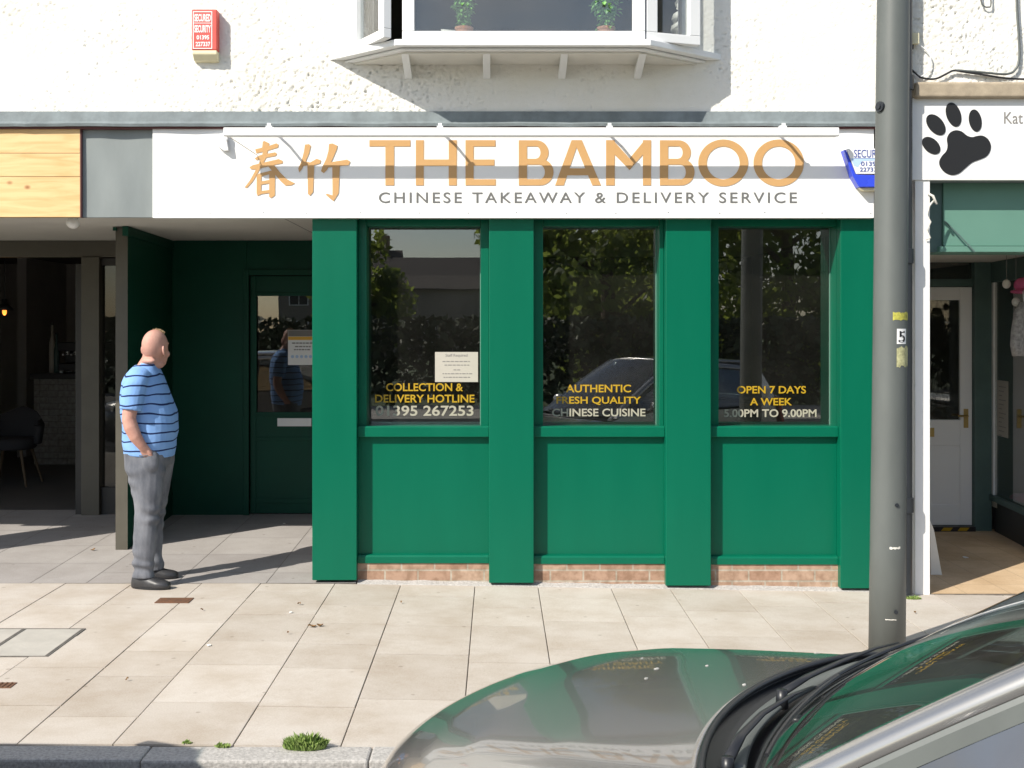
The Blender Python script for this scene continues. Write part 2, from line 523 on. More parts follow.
# ------------------------------------------------------------------ mesh builder
class MB:
    def __init__(s):
        s.b = bmesh.new()

    def quadbox(s, p, faces=None):
        v = [s.b.verts.new(q) for q in p]
        for f in ((0, 3, 2, 1), (4, 5, 6, 7), (0, 1, 5, 4), (1, 2, 6, 5), (2, 3, 7, 6), (3, 0, 4, 7)):
            s.b.faces.new([v[i] for i in f])
        return s

    def box(s, x0, x1, y0, y1, z0, z1):
        if x0 > x1: x0, x1 = x1, x0
        if y0 > y1: y0, y1 = y1, y0
        if z0 > z1: z0, z1 = z1, z0
        return s.quadbox([(x0, y0, z0), (x1, y0, z0), (x1, y1, z0), (x0, y1, z0),
                          (x0, y0, z1), (x1, y0, z1), (x1, y1, z1), (x0, y1, z1)])

    def prism_xz(s, pts, y0, y1):
        """polygon in X,Z extruded along Y from y0 (front) to y1"""
        a = [s.b.verts.new((x, y0, z)) for x, z in pts]
        c = [s.b.verts.new((x, y1, z)) for x, z in pts]
        n = len(pts)
        s.b.faces.new(a)
        s.b.faces.new(c[::-1])
        for i in range(n):
            j = (i + 1) % n
            s.b.faces.new((a[i], c[i], c[j], a[j]))
        return s

    def prism_yz(s, pts, x0, x1):
        a = [s.b.verts.new((x0, y, z)) for y, z in pts]
        c = [s.b.verts.new((x1, y, z)) for y, z in pts]
        n = len(pts)
        s.b.faces.new(a)
        s.b.faces.new(c[::-1])
        for i in range(n):
            j = (i + 1) % n
            s.b.faces.new((a[i], c[i], c[j], a[j]))
        return s

    def prism_xy(s, pts, z0, z1):
        a = [s.b.verts.new((x, y, z0)) for x, y in pts]
        c = [s.b.verts.new((x, y, z1)) for x, y in pts]
        n = len(pts)
        s.b.faces.new(a)
        s.b.faces.new(c[::-1])
        for i in range(n):
            j = (i + 1) % n
            s.b.faces.new((a[i], c[i], c[j], a[j]))
        return s

    def strip_xz(s, outer, inner, y0, y1, closed=False):
        """band between two polylines in X,Z with depth"""
        n = len(outer)
        V = []
        for y in (y0, y1):
            V.append([[s.b.verts.new((x, y, z)) for x, z in pl] for pl in (outer, inner)])
        rng = range(n if closed else n - 1)
        for i in rng:
            j = (i + 1) % n
            s.b.faces.new((V[0][0][i], V[0][0][j], V[0][1][j], V[0][1][i]))
            s.b.faces.new((V[1][0][i], V[1][1][i], V[1][1][j], V[1][0][j]))
            s.b.faces.new((V[0][0][i], V[1][0][i], V[1][0][j], V[0][0][j]))
            s.b.faces.new((V[0][1][i], V[0][1][j], V[1][1][j], V[1][1][i]))
        if not closed:
            for k in (0, n - 1):
                s.b.faces.new((V[0][0][k], V[0][1][k], V[1][1][k], V[1][0][k]))
        return s

    def loft(s, rings, cap=True, closed=True):
        """rings: list of lists of points"""
        R = [[s.b.verts.new(p) for p in r] for r in rings]
        n = len(R[0])
        for a, b in zip(R, R[1:]):
            for i in range(n if closed else n - 1):
                j = (i + 1) % n
                s.b.faces.new((a[i], a[j], b[j], b[i]))
        if cap and closed:
            s.b.faces.new(R[0][::-1])
            s.b.faces.new(R[-1])
        return s

    def tube(s, pts, rad, seg=10, flat=1.0, cap=True):
        pts = [Vector(p) for p in pts]
        if not isinstance(rad, (list, tuple)):
            rad = [rad] * len(pts)
        up = Vector((0, 0, 1))
        rings = []
        prev = None
        for i, p in enumerate(pts):
            t = (pts[min(i + 1, len(pts) - 1)] - pts[max(i - 1, 0)]).normalized()
            if prev is None:
                u = t.cross(up)
                if u.length < 1e-3:
                    u = t.cross(Vector((1, 0, 0)))
                u.normalize()
            else:
                u = prev - t * prev.dot(t)
                u.normalize()
            prev = u
            w = t.cross(u)
            rings.append([p + (u * cos(a) + w * sin(a) * flat) * rad[i] for a in [2 * pi * k / seg for k in range(seg)]])
        return s.loft(rings, cap)

    def lathe(s, prof, c, seg=24, axis='z'):
        rings = []
        for r, h in prof:
            ring = []
            for k in range(seg):
                a = 2 * pi * k / seg
                if axis == 'z':
                    ring.append((c[0] + r * cos(a), c[1] + r * sin(a), c[2] + h))
                elif axis == 'y':
                    ring.append((c[0] + r * cos(a), c[1] + h, c[2] + r * sin(a)))
                else:
                    ring.append((c[0] + h, c[1] + r * cos(a), c[2] + r * sin(a)))
            rings.append(ring)
        return s.loft(rings)

    def grid(s, fn, nu, nv):
        V = [[s.b.verts.new(fn(i / nu, j / nv)) for j in range(nv + 1)] for i in range(nu + 1)]
        for i in range(nu):
            for j in range(nv):
                s.b.faces.new((V[i][j], V[i + 1][j], V[i + 1][j + 1], V[i][j + 1]))
        return s

    def ellipsoid(s, c, r, nu=16, nv=10, rot=None):
        rings = []
        for j in range(nv + 1):
            th = -pi / 2 + pi * j / nv
            k = max(cos(th), 0.02)
            ring = []
            for i in range(nu):
                a = 2 * pi * i / nu
                p = Vector((r[0] * k * cos(a), r[1] * k * sin(a), r[2] * sin(th)))
                if rot:
                    p = rot @ p
                ring.append(Vector(c) + p)
            rings.append(ring)
        return s.loft(rings)

    def text(s, body, x0, x1, z0, z1, y0, y1, bold=0.0, space=1.0):
        """lettering fitted into the X,Z rectangle, facing -Y"""
        cu = bpy.data.curves.new('t', 'FONT')
        cu.body = body
        cu.offset = bold
        cu.space_character = space
        cu.resolution_u = 4
        cu.fill_mode = 'FRONT'
        ob = bpy.data.objects.new('t', cu)
        C.objects.link(ob)
        dg = bpy.context.evaluated_depsgraph_get()
        me = bpy.data.meshes.new_from_object(ob.evaluated_get(dg))
        C.objects.unlink(ob)
        bpy.data.objects.remove(ob)
        bpy.data.curves.remove(cu)
        t = bmesh.new()
        t.from_mesh(me)
        bpy.data.meshes.remove(me)
        xs = [v.co.x for v in t.verts]
        ys = [v.co.y for v in t.verts]
        sx = (x1 - x0) / (max(xs) - min(xs))
        sz = (z1 - z0) / (max(ys) - min(ys))
        mx, my = min(xs), min(ys)
        mp = {}
        for v in t.verts:
            mp[v.index] = s.b.verts.new((x0 + (v.co.x - mx) * sx, y0, z0 + (v.co.y - my) * sz))
        fs = []
        for f in t.faces:
            try:
                fs.append(s.b.faces.new([mp[v.index] for v in f.verts]))
            except ValueError:
                pass
        t.free()
        r = bmesh.ops.extrude_face_region(s.b, geom=fs)
        for e in r['geom']:
            if isinstance(e, bmesh.types.BMVert):
                e.co.y = y1
        return s

    def build(s, name, m, parent=None, base=None, smooth=False, bevel=0.0, local=False, fixn=True, seg=2):
        if fixn:
            bmesh.ops.recalc_face_normals(s.b, faces=s.b.faces)
        off = Vector((0, 0, 0))
        if parent is not None and not local:
            off = world_loc(parent)
        elif base is not None:
            off = Vector(base)
        if off.length > 0:
            bmesh.ops.translate(s.b, verts=s.b.verts, vec=-off)
        me = bpy.data.meshes.new(name)
        s.b.to_mesh(me)
        s.b.free()
        if m is not None:
            me.materials.append(m)
        if smooth:
            for p in me.polygons:
                p.use_smooth = True
        o = bpy.data.objects.new(name, me)
        C.objects.link(o)
        if parent is not None:
            o.parent = parent
        elif base is not None:
            o.location = base
        if bevel > 0:
            md = o.modifiers.new('bevel', 'BEVEL')
            md.width = bevel
            md.segments = seg
            md.limit_method = 'ANGLE'
            md.angle_limit = radians(40)
            md.harden_normals = False
        return o


def world_loc(o):
    l = Vector((0, 0, 0))
    while o is not None:
        l += o.location
        o = o.parent
    return l


def tag(o, label, cat, group=None, kind=None):
    if label: o['label'] = label
    if cat: o['category'] = cat
    if group: o['group'] = group
    if kind: o['kind'] = kind
    return o


def thing(name, label, cat, loc=(0, 0, 0), rz=0.0, group=None):
    o = bpy.data.objects.new(name, None)
    o.empty_display_size = 0.1
    C.objects.link(o)
    o.location = loc
    o.rotation_euler = (0, 0, rz)
    return tag(o, label, cat, group)


def struct(o):
    o['kind'] = 'structure'
    return o


def kids(o):
    return [c for c in bpy.data.objects if c.parent == o]


def copy_tree(o, parent=None):
    c = o.copy()
    C.objects.link(c)
    c.parent = parent
    for ch in kids(o):
        copy_tree(ch, c)
    return c


# ------------------------------------------------------------------ ground
ROAD_Z = -0.115
YK = -3.05           # back edge of the kerb
b = MB()
b.grid(lambda u, v: (-350 + 700 * u, 330 - 700 * v, ROAD_Z - 0.02), 4, 4)
struct(b.build('ground', M['turf']))
b = MB()
b.grid(lambda u, v: (-120 + 240 * u, YK - 0.05 - 10.6 * v, ROAD_Z), 60, 4)
struct(b.build('road', M['asphalt']))
# far kerb and far pavement
b = MB()
b.box(-120, 120, -17.5, -13.75, ROAD_Z - 0.05, 0.0)
struct(b.build('far_pavement', M['farpave']))

# kerb stones: one line of stones with narrow joints
b = MB()
x = -14.24
k = 0
while x < 13:
    l = 0.915
    j = random.uniform(-0.004, 0.004)
    g = gz(x) * 0.0
    b.box(x + 0.0015, x + l - 0.0015, YK - 0.165 + j, YK - 0.003, ROAD_Z - 0.1, -0.004 + j * 0.6)
    x += l
ko = struct(b.build('kerb', M['concrete'], bevel=0.010))
b = MB()
b.box(-14, 13, YK - 0.155, YK - 0.004, ROAD_Z - 0.1, -0.018)
struct(b.build('kerb_bed', M['mortar']))

# paving slabs, each column with its own run of lengths
cols = [-690, -622, -560, -495, -433, -370, -305, -240, -190, -132, -68, -2, 66, 133, 202, 261, 335, 401, 475, 538, 611, 670, 738, 802, 868, 932, 1000, 1066, 1130, 1200, 1262, 1330]
cols = [PX(c) for c in cols]
bm = bmesh.new()
lay = bm.loops.layers.float_color.new('slab')
rnd = random.Random(11)
YF = -0.004
measured = {475: [609, 635, 665, 691], 401: [607, 645, 668, 700]}


def slab(x0, x1, y0, y1, val, g=0.0028, fz=gz, top=0.0, depth=0.03, ch=0.002):
    tilt = rnd.uniform(-0.0012, 0.0012)
    def zz(x): return fz(x) + top + tilt
    k = 0.0036
    o = [(x0 + g, y0 + k), (x1 - g, y0 + k), (x1 - g, y1 - k), (x0 + g, y1 - k)]
    i = [(x0 + g + ch, y0 + k), (x1 - g - ch, y0 + k), (x1 - g - ch, y1 - k), (x0 + g + ch, y1 - k)]
    A = [bm.verts.new((x, y, zz(x))) for x, y in i]
    B = [bm.verts.new((x, y, zz(x) - ch * 0.5)) for x, y in o]
    D = [bm.verts.new((x, y, zz(x) - depth)) for x, y in o]
    fs = [bm.faces.new(A)]
    for q in range(4):
        r = (q + 1) % 4
        fs.append(bm.faces.new((B[q], B[r], A[r], A[q])))
        fs.append(bm.faces.new((D[q], D[r], B[r], B[q])))
    for f in fs:
        for lp in f.loops:
            lp[lay] = (val, val, val, 1)


for ci in range(len(cols) - 1):
    y = YF
    first = rnd.choice([0.32, 0.45, 0.5, 0.6, 0.25])
    while y > YK + 0.02:
        l = first if y == YF else rnd.choice([0.45, 0.6, 0.6, 0.6, 0.75])
        y2 = y - l
        if y2 < YK + 0.14:
            y2 = YK
        slab(cols[ci], cols[ci + 1], y2, y, min(1, max(0, rnd.gauss(0.5, 0.28))))
        y = y2
me = bpy.data.meshes.new('pavement')
bm.to_mesh(me)
bm.free()
me.materials.append(M['slab'])
pav = bpy.data.objects.new('pavement', me)
C.objects.link(pav)
struct(pav)
b = MB()
b.grid(lambda u, v: (cols[0] + (cols[-1] - cols[0]) * u, YK + (YF - YK) * v, gz(cols[0] + (cols[-1] - cols[0]) * u) - 0.0085), 80, 2)
struct(b.build('paving_bed', M['mortar']))

# entrance floor in front of cafe and takeaway (slopes up slightly to the back)
bm = bmesh.new()
lay = bm.loops.layers.float_color.new('slab')


def fl(y): return 0.024 * max(0, y)


xs = [PX(c) for c in (-420, -330, -240, -150, -60, 30, 86, 176, 266, 356)]
for i in range(len(xs) - 1):
    y = 0.0
    first = rnd.choice([0.3, 0.6])
    while y < 2.7:
        l = first if y == 0 else 0.6
        y2 = min(y + l, 2.75)
        if xs[i] < -1.0 or True:
            v = min(1, max(0, rnd.gauss(0.5, 0.28)))
            g = 0.0022
            q = [(xs[i] + g, y + g), (xs[i + 1] - g, y + g), (xs[i + 1] - g, y2 - g), (xs[i] + g, y2 - g)]
            vs = [bm.verts.new((a, c, fl(c))) for a, c in q]
            f = bm.faces.new(vs)
            for lp in f.loops:
                lp[lay] = (v, v, v, 1)
        y = y2
me = bpy.data.meshes.new('entrance_floor')
bm.to_mesh(me)
bm.free()
me.materials.append(M['greytile'])
o = bpy.data.objects.new('entrance_floor', me)
C.objects.link(o)
struct(o)
b = MB()
b.grid(lambda u, v: (xs[0] + (xs[-1] - xs[0]) * u, -0.003 + 2.75 * v, fl(-0.003 + 2.75 * v) - 0.004), 4, 8)
struct(b.build('floor_bed', M['mortar']))


# ------------------------------------------------------------------ upper storey with the bay window
YW = -0.05                      # face of the rendered wall
upper = thing('upper_storey', 'rough white rendered upper storey running above all three shops', 'building', (0, YW, 3.0))


def spaced(parts):
    r = []
    for a, c, st in parts:
        n = max(1, int(round((c - a) / st)))
        r += [a + (c - a) * i / n for i in range(n)]
    return r + [parts[-1][1]]


gx = spaced([(-8, -3.6, 0.2), (-3.6, 3.75, 0.0092), (3.75, 8, 0.2)])
gzv = spaced([(3.115, 4.05, 0.0092), (4.05, 5.7, 0.15)])
gx = np.array(gx)
gzv = np.array(gzv)
verts = []
for zz in gzv:
    for xx in gx:
        p = Vector((xx, 0, zz))
        h = noise.noise(p * 34) * 0.45 + noise.noise(p * 75 + Vector((3, 1, 7))) * 0.35 + noise.noise(p * 9) * 0.5
        h += noise.noise(p * 118 + Vector((5, 3, 1))) * 0.55
        big = 0.45 + 1.25 * noise.noise(p * 1.1 + Vector((9, 2, 4)))
        pit = max(0.0, noise.noise(p * 70 + Vector((1, 8, 3))) - 0.30) * 2.0
        verts.append((xx, YW - 0.0105 * h * max(0.3, min(1.1, big)) + 0.030 * pit * max(0.12, big), zz))
nx, nz = len(gx), len(gzv)
faces = []
bay0, bay1, bayz = -0.90, 1.24, 3.60
for j in range(nz - 1):
    for i in range(nx - 1):
        cx, cz = (gx[i] + gx[i + 1]) / 2, (gzv[j] + gzv[j + 1]) / 2
        if bay0 < cx < bay1 and cz > bayz and cz < 4.95:
            continue
        a = j * nx + i
        faces.append((a, a + 1, a + nx + 1, a + nx))
wl = world_loc(upper)
me = bpy.data.meshes.new('wall')
me.from_pydata([(x - wl.x, y - wl.y, z - wl.z) for x, y, z in verts], [], faces)
me.materials.append(M['render'])
for p in me.polygons: p.use_smooth = True
wall = bpy.data.objects.new('wall', me)
C.objects.link(wall)
wall.parent = upper
md = wall.modifiers.new('thickness', 'SOLIDIFY')
md.thickness = 0.22
md.offset = -1

# weathered flashing along the bottom of the wall
b = MB()
prof0 = [(YW + 0.03, PZ(110, YW)), (YW - 0.022, PZ(111.5, -0.08)), (-0.088, PZ(121, -0.1)), (-0.112, PZ(123.5, -0.11)), (-0.108, PZ(126.2, -0.11)), (YW + 0.03, PZ(126.0, -0.11))]
rings = []
n = 240
for i in range(n + 1):
    xx = -8 + 10.72 * i / n
    w = 0.006 * noise.noise(Vector((xx * 3.1, 0, 0))) + 0.003 * noise.noise(Vector((xx * 11, 2, 0)))
    w2 = 0.006 * noise.noise(Vector((xx * 4.1, 5, 0)))
    r = []
    for q, (yy, zz) in enumerate(prof0):
        r.append((xx, yy + (w2 if q in (3, 4) else 0), zz + (w if q in (2, 3, 4) else 0)))
    rings.append(r)
b.loft(rings)
b.build('flashing', M['lead'], upper)
b = MB()
b.box(-8, 2.72, -0.09, YW + 0.02, PZ(128.6, -0.09), PZ(126.6, -0.09))
b.build('flashing_batten', M['redbrown'], upper)

# bay window
bay = bpy.data.objects.new('bay_window', None)
C.objects.link(bay)
bay.parent = upper
YB = -0.46
bay.location = (0.17, 0, 0.5)
XL, XR = PX(397, YB), PX(649, YB)
XLW, XRW = PX(328, YW), PX(723, YW)
zs0, zs1 = 3.52, 3.562
b = MB()
b.prism_xy([(XL - 0.01, YB), (XR + 0.01, YB), (XRW, YW + 0.01), (XLW, YW + 0.01)], zs0, zs1)
b.prism_xy([(XL + 0.02, YB + 0.05), (XR - 0.02, YB + 0.05), (XRW - 0.1, YW + 0.012), (XLW + 0.1, YW + 0.012)], zs0 - 0.018, zs0 - 0.002)
b.build('sill', M['upvc'], bay, bevel=0.006)
b = MB()
b.prism_xy([(XL + 0.05, YB + 0.09), (XR - 0.05, YB + 0.09), (XRW - 0.16, YW + 0.012), (XLW + 0.16, YW + 0.012)], zs0 - 0.03, zs0 - 0.0185)
b.build('soffit', M['offwhite'], bay)
zt = 4.9


def bar(b, p, q, z0, z1, th=0.055):
    """vertical frame wall piece between plan points p and q, th deep"""
    d = Vector((q[0] - p[0], q[1] - p[1]))
    n_ = Vector((-d.y, d.x)).normalized() * th
    b.prism_xy([p, q, (q[0] + n_.x, q[1] + n_.y), (p[0] + n_.x, p[1] + n_.y)], z0, z1)


def lerp2(p, q, t): return (p[0] + (q[0] - p[0]) * t, p[1] + (q[1] - p[1]) * t)


fl_, fr_ = (XL + 0.03, YB + 0.035), (XR - 0.02, YB + 0.035)
wl_, wr_ = (XLW + 0.17, YW + 0.0), (XRW - 0.15, YW + 0.0)


def casement(p, q, nm):
    """outer frame and glass between two plan points"""
    L = (Vector(q) - Vector(p)).length
    f = 0.078 / L
    b = MB()
    bar(b, p, q, zs1 + 0.001, 3.622)
    bar(b, p, q, zt - 0.07, zt)
    bar(b, p, lerp2(p, q, f), 3.6225, zt - 0.0705)
    bar(b, lerp2(p, q, 1 - f), q, 3.6225, zt - 0.0705)
    b.build('frame', M['upvc'], bay, bevel=0.004)
    b = MB()
    d = (Vector(q) - Vector(p)).normalized()
    nn = Vector((-d.y, d.x)) * 0.03
    P0 = Vector(lerp2(p, q, f * 0.9)) + nn
    P1 = Vector(lerp2(p, q, 1 - f * 0.9)) + nn
    bar(b, (P0.x, P0.y), (P1.x, P1.y), 3.615, zt - 0.065, 0.006)
    b.build('pane', M['bayglass'], bay)


casement(fl_, fr_, 'front')
casement((-0.975, -0.075), (PX(383.5, -0.50), -0.50), 'left')
casement((fr_[0] + 0.012, fr_[1] + 0.012), (1.325, -0.285), 'right')
b = MB()
b.prism_xy([(XL - 0.02, YB - 0.02), (XR + 0.02, YB - 0.02), (XRW, YW + 0.01), (XLW, YW + 0.01)], zt + 0.002, zt + 0.12)
b.build('bay_roof', M['lead'], bay)
for px0, px1 in ((405, 411), (486.5, 487.5), (564.5, 563), (643, 639)):
    x0 = PX(px0 + 0.0, YB + 0.10)
    b = MB()
    z_t = zs0 - 0.0305
    zq = PZ(79, YW)
    b.prism_yz([(YB + 0.10, z_t), (YB + 0.16, z_t), (YW + 0.012, zq + 0.045), (YW + 0.012, zq), (YW - 0.012, zq)], x0 - 0.024, x0 + 0.024)
    b.build('bracket', M['upvc'], bay, bevel=0.003)
# room behind the bay
b = MB()
b.box(bay0 - 0.3, bay1 + 0.3, 1.9, 1.95, 3.3, 5.2)
b.box(bay0 - 0.35, bay0 - 0.3, 0.17, 1.95, 3.3, 5.2)
b.box(bay1 + 0.3, bay1 + 0.35, 0.17, 1.95, 3.3, 5.2)
b.box(bay0 - 0.35, bay1 + 0.35, 0.17, 1.95, 5.2, 5.25)
b.box(bay0 - 0.35, bay1 + 0.35, 0.17, 1.95, 3.25, 3.3)
b.build('room_wall', M['shopwall'], bay)
for (xa, ya), (xb, yb) in (((wl_[0] + 0.13, YW - 0.0), (wl_[0] + 0.03, YW + 0.15)), ((wr_[0] - 0.16, YW - 0.05), (wr_[0] - 0.02, YW + 0.15))):
    b = MB()
    m_ = 14
    pts = []
    for i in range(m_ + 1):
        t = i / m_
        pts.append((xa + (xb - xa) * t, ya + (yb - ya) * t + 0.02 * sin(i * 2.4)))
    back = [(x + 0.006, y + 0.006) for x, y in pts]
    b.prism_xy(pts + back[::-1], 3.56, 4.85)
    b.build('curtain', M['curtain'], bay)

# plants standing on the bay board
for (px, wid, hgt, lab) in ((464, 0.055, 0.62, 'spindly green house plant in a pot at the left of the bay window'),
                            (606, 0.085, 0.66, 'fuller green house plant in a pot at the right of the bay window')):
    yy = YB + 0.13
    x0 = PX(px, yy)
    t = thing('house_plant', lab, 'plant', (x0, yy, zs1), group='plants in the bay window')
    b = MB()
    b.lathe([(0.04, 0.0), (0.055, 0.085), (0.06, 0.09), (0.06, 0.105), (0.05, 0.105), (0.045, 0.09)], (x0, yy, zs1), 16)
    b.build('pot', M['terracotta'], t, smooth=False)
    b = MB()
    b.tube([(x0, yy, zs1 + 0.08), (x0 + 0.01, yy, zs1 + 0.3), (x0 - 0.008, yy, zs1 + hgt)], [0.008, 0.006, 0.004], 6)
    b.build('stem', M['tuft'], t)
    b = MB()
    rr = random.Random(px)
    for i in range(620):
        h = 0.10 + (hgt - 0.1) * rr.random()
        a = rr.random() * 6.28
        ra = wid * (0.25 + 0.8 * rr.random()) * (0.75 + 0.3 * sin(h * 32))
        c = Vector((x0 + ra * cos(a), yy + ra * sin(a) * 0.8, zs1 + h))
        rot = Matrix.Rotation(a, 3, 'Z') @ Matrix.Rotation(rr.uniform(-0.2, 1.2), 3, 'Y')
        L, w_ = 0.026 + 0.02 * rr.random(), 0.010 + 0.007 * rr.random()
        vs = [c + rot @ Vector(q) for q in ((0, 0, 0), (L * .5, w_, .004), (L, 0, -.004), (L * .5, -w_, .004))]
        f = [b.b.verts.new(v) for v in vs]
        b.b.faces.new(f)
    b.build('foliage', M['plant'], t, fixn=False)

# ------------------------------------------------------------------ takeaway shop front
shop = thing('takeaway_shop', 'green painted takeaway shop front with four pilasters and three windows', 'shop', (0.7, 0.0, 0.0))
YP, YG = 0.0, 0.095          # pilaster face, frame and panel face
pil = [(312.2, 356.7), (489.0, 533.8), (665.8, 711.0), (840.6, 886.0)]
zsoff = 2.50
for a, c in pil:
    b = MB()
    xa, xc = PX(a), PX(c)
    b.box(xa, xc, YP, 0.29, gz((xa + xc) / 2) + 0.022, zsoff)
    b.build('pilaster', M['green'], shop, bevel=0.004)
opens = [(pil[i][1], pil[i + 1][0]) for i in range(3)]
texts = [
    (('COLLECTION &', 386, 463, 383.2, 391.2, 'yellow'), ('DELIVERY HOTLINE', 375, 474.5, 394.6, 402.6, 'yellow'), ('01395 267253', 375.5, 473.5, 405.5, 416.0, 'cream')),
    (('AUTHENTIC', 566, 631, 384.6, 392.4, 'yellow'), ('FRESH QUALITY', 556.5, 641, 396.6, 405.0, 'yellow'), ('CHINESE CUISINE', 552, 645.5, 408.6, 416.4, 'cream')),
    (('OPEN 7 DAYS', 737, 806, 386.0, 393.6, 'yellow'), ('A WEEK', 750, 792, 398.0, 405.4, 'yellow'), ('5.00PM TO 9.00PM', 724, 816.5, 409.2, 417.2, 'cream')),
]
YGL = 0.245
for i, (a, c) in enumerate(opens):
    xa, xc = PX(a), PX(c)
    dz = gz((xa + xc) / 2) * 0.25
    wz0, wz1 = PZ(427, YGL), PZ(228, YGL)
    gx0, gx1 = [PX(v, YGL) for v in ((369, 481), (542.2, 656.4), (714.5, 830))[i]]
    win = bpy.data.objects.new('window', None)
    C.objects.link(win)
    win.parent = shop
    win.location = ((xa + xc) / 2 - 0.7, 0.1, 1.1)
    b = MB()
    if gx0 > xa: b.box(xa + 0.001, gx0, YG, 0.28, wz0 + 0.002, zsoff)
    b.box(gx1, xc - 0.001, YG, 0.28, wz0 + 0.002, zsoff)
    b.box(gx0 + 0.001, gx1 - 0.001, YG + 0.006, 0.279, wz1, zsoff - 0.001)
    b.build('frame', M['green'], win, bevel=0.003)
    b = MB()
    b.box(gx0 - 0.004, gx1 + 0.004, YGL, YGL + 0.006, wz0 - 0.01, wz1 + 0.004)
    b.build('pane', M['glass'], win)
    # bead along the right edge of the glass
    b = MB()
    b.box(gx1 - 0.007, gx1 - 0.001, YGL - 0.010, YGL - 0.001, wz0 + 0.004, wz1 - 0.002)
    b.build('bead', M['palegreen'], win)
    for (s_, p0, p1, y0_, y1_, mm) in texts[i]:
        b = MB()
        yy = YGL - 0.0035
        b.text(s_, PX(p0, yy), PX(p1, yy), PZ(y1_, yy), PZ(y0_, yy), yy, yy + 0.002, bold=0.018)
        b.build('lettering', M[mm], win, fixn=True)
    # sill
    b = MB()
    b.prism_yz([(0.05, PZ(437, 0.05)), (0.05, PZ(427.5, 0.05)), (0.056, PZ(426.3, 0.05)), (YGL - 0.002, PZ(424.6, YGL)), (YGL - 0.002, PZ(437, 0.05))], xa + 0.001, xc - 0.001)
    b.build('sill', M['green'], shop, bevel=0.003)
    # boarded panel under the sill, with bottom rail
    b = MB()
    b.box(xa + 0.001, xc - 0.001, YG, 0.19, PZ(556, YG) + dz, PZ(437.5, 0.05))
    b.build('stall_panel', M['green'], shop)
    b = MB()
    zt_, zb_ = PZ(555, 0.05) + dz, PZ(563, 0.05) + dz
    b.prism_yz([(0.052, zb_), (0.052, zt_ - 0.012), (0.06, zt_), (YG + 0.01, zt_ + 0.005), (YG + 0.01, zb_)], xa + 0.001, xc - 0.001)
    b.build('bottom_rail', M['green'], shop, bevel=0.002)
    b = MB()
    b.box(xa - 0.02, xc + 0.02, 0.062, 0.2, -0.12, zb_ + 0.02)
    b.build('brick_plinth', M['brick'], shop)
# mortar fillet at the foot of the front
b = MB()
rings = []
for i in range(121):
    xx = PX(357) + (PX(886) - PX(357)) * i / 120
    w = 0.012 + 0.012 * noise.noise(Vector((xx * 7, 3, 0)))
    rings.append([(xx, 0.075, gz(xx) - 0.02), (xx, 0.075, gz(xx) + 0.012 + w * 0.7), (xx, 0.03 - w, gz(xx) + 0.003), (xx, 0.0 - w, gz(xx) - 0.02)])
b.loft(rings)
b.build('mortar_fillet', M['concrete'], shop)

# interior of the takeaway
xl, xr = PX(312.2) + 0.02, 2.72
YR_ = 2.5
b = MB()
b.box(xl, xl + 0.1, 0.292, 4.6, -0.12, zsoff)
b.box(xr, xr + 0.1, 0.0, 4.6, -0.12, zsoff + 0.2)
b.box(-2.95, xr, 4.6, 4.7, -0.12, zsoff + 0.04)
b.box(-2.90, -2.89, YR_ + 0.11, 4.6, -0.12, zsoff + 0.04)
b.build('inner_wall', M['shopwall'], shop)
b = MB()
b.box(xl + 0.101, xr - 0.001, 0.26, 4.599, zsoff - 0.02, zsoff)
b.build('shop_ceiling', M['shopceil'], shop)
b = MB()
b.box(xl + 0.101, xr - 0.001, 0.26, 4.599, -0.1, 0.02)
b.build('shop_floor', M['cafefloor'], shop)
# wall strip behind the drain pipe
b = MB()
b.box(PX(886.2), 2.80, 0.03, 0.2, -0.12, 3.12)
b.build('wall_strip', M['lead'], shop)
# ceiling over the entrances, and the flat slab that carries the upper storey
b = MB()
b.box(-8, xl - 0.001, -0.02, 2.62, zsoff, zsoff + 0.04)
b.build('entrance_ceiling', M['ceiling'], shop)
b = MB()
b.box(-8, 2.72, 0.0, 4.7, zsoff + 0.042, 3.1)
b.build('floor_slab', M['shopwall'], shop)
b = MB()
for t in (0.0,):
    b.box(PX(273), PX(273) + 0.006, 0.0, 2.4, zsoff - 0.0015, zsoff + 0.001)
b.build('ceiling_joint', M['papergrey'], shop)

# recess: back wall, partition, door
YR = 2.5
b = MB()
xd0, xd1 = PX(247, YR), PX(247, YR) + 0.96
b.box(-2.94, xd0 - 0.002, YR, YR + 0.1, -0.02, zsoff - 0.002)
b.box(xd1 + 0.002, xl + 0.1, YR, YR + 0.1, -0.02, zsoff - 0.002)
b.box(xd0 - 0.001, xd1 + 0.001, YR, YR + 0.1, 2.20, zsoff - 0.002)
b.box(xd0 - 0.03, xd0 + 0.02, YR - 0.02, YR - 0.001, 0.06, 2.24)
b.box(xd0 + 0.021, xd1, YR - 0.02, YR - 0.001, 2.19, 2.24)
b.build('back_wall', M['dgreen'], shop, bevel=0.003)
door = bpy.data.objects.new('door', None)
C.objects.link(door)
door.parent = shop
door.location = (xd0 - 0.7, YR, 0.05)
YD = YR + 0.03
g0, g1 = PX(256, YD), PX(256, YD) + 0.66
gz0, gz1 = PZ(413, YD), PZ(295, YD)
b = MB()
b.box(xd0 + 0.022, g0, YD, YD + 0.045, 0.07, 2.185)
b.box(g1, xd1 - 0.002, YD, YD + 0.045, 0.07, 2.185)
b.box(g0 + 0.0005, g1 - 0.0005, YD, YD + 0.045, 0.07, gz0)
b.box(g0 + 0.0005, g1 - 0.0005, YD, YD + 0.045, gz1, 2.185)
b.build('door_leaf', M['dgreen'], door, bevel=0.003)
b = MB()
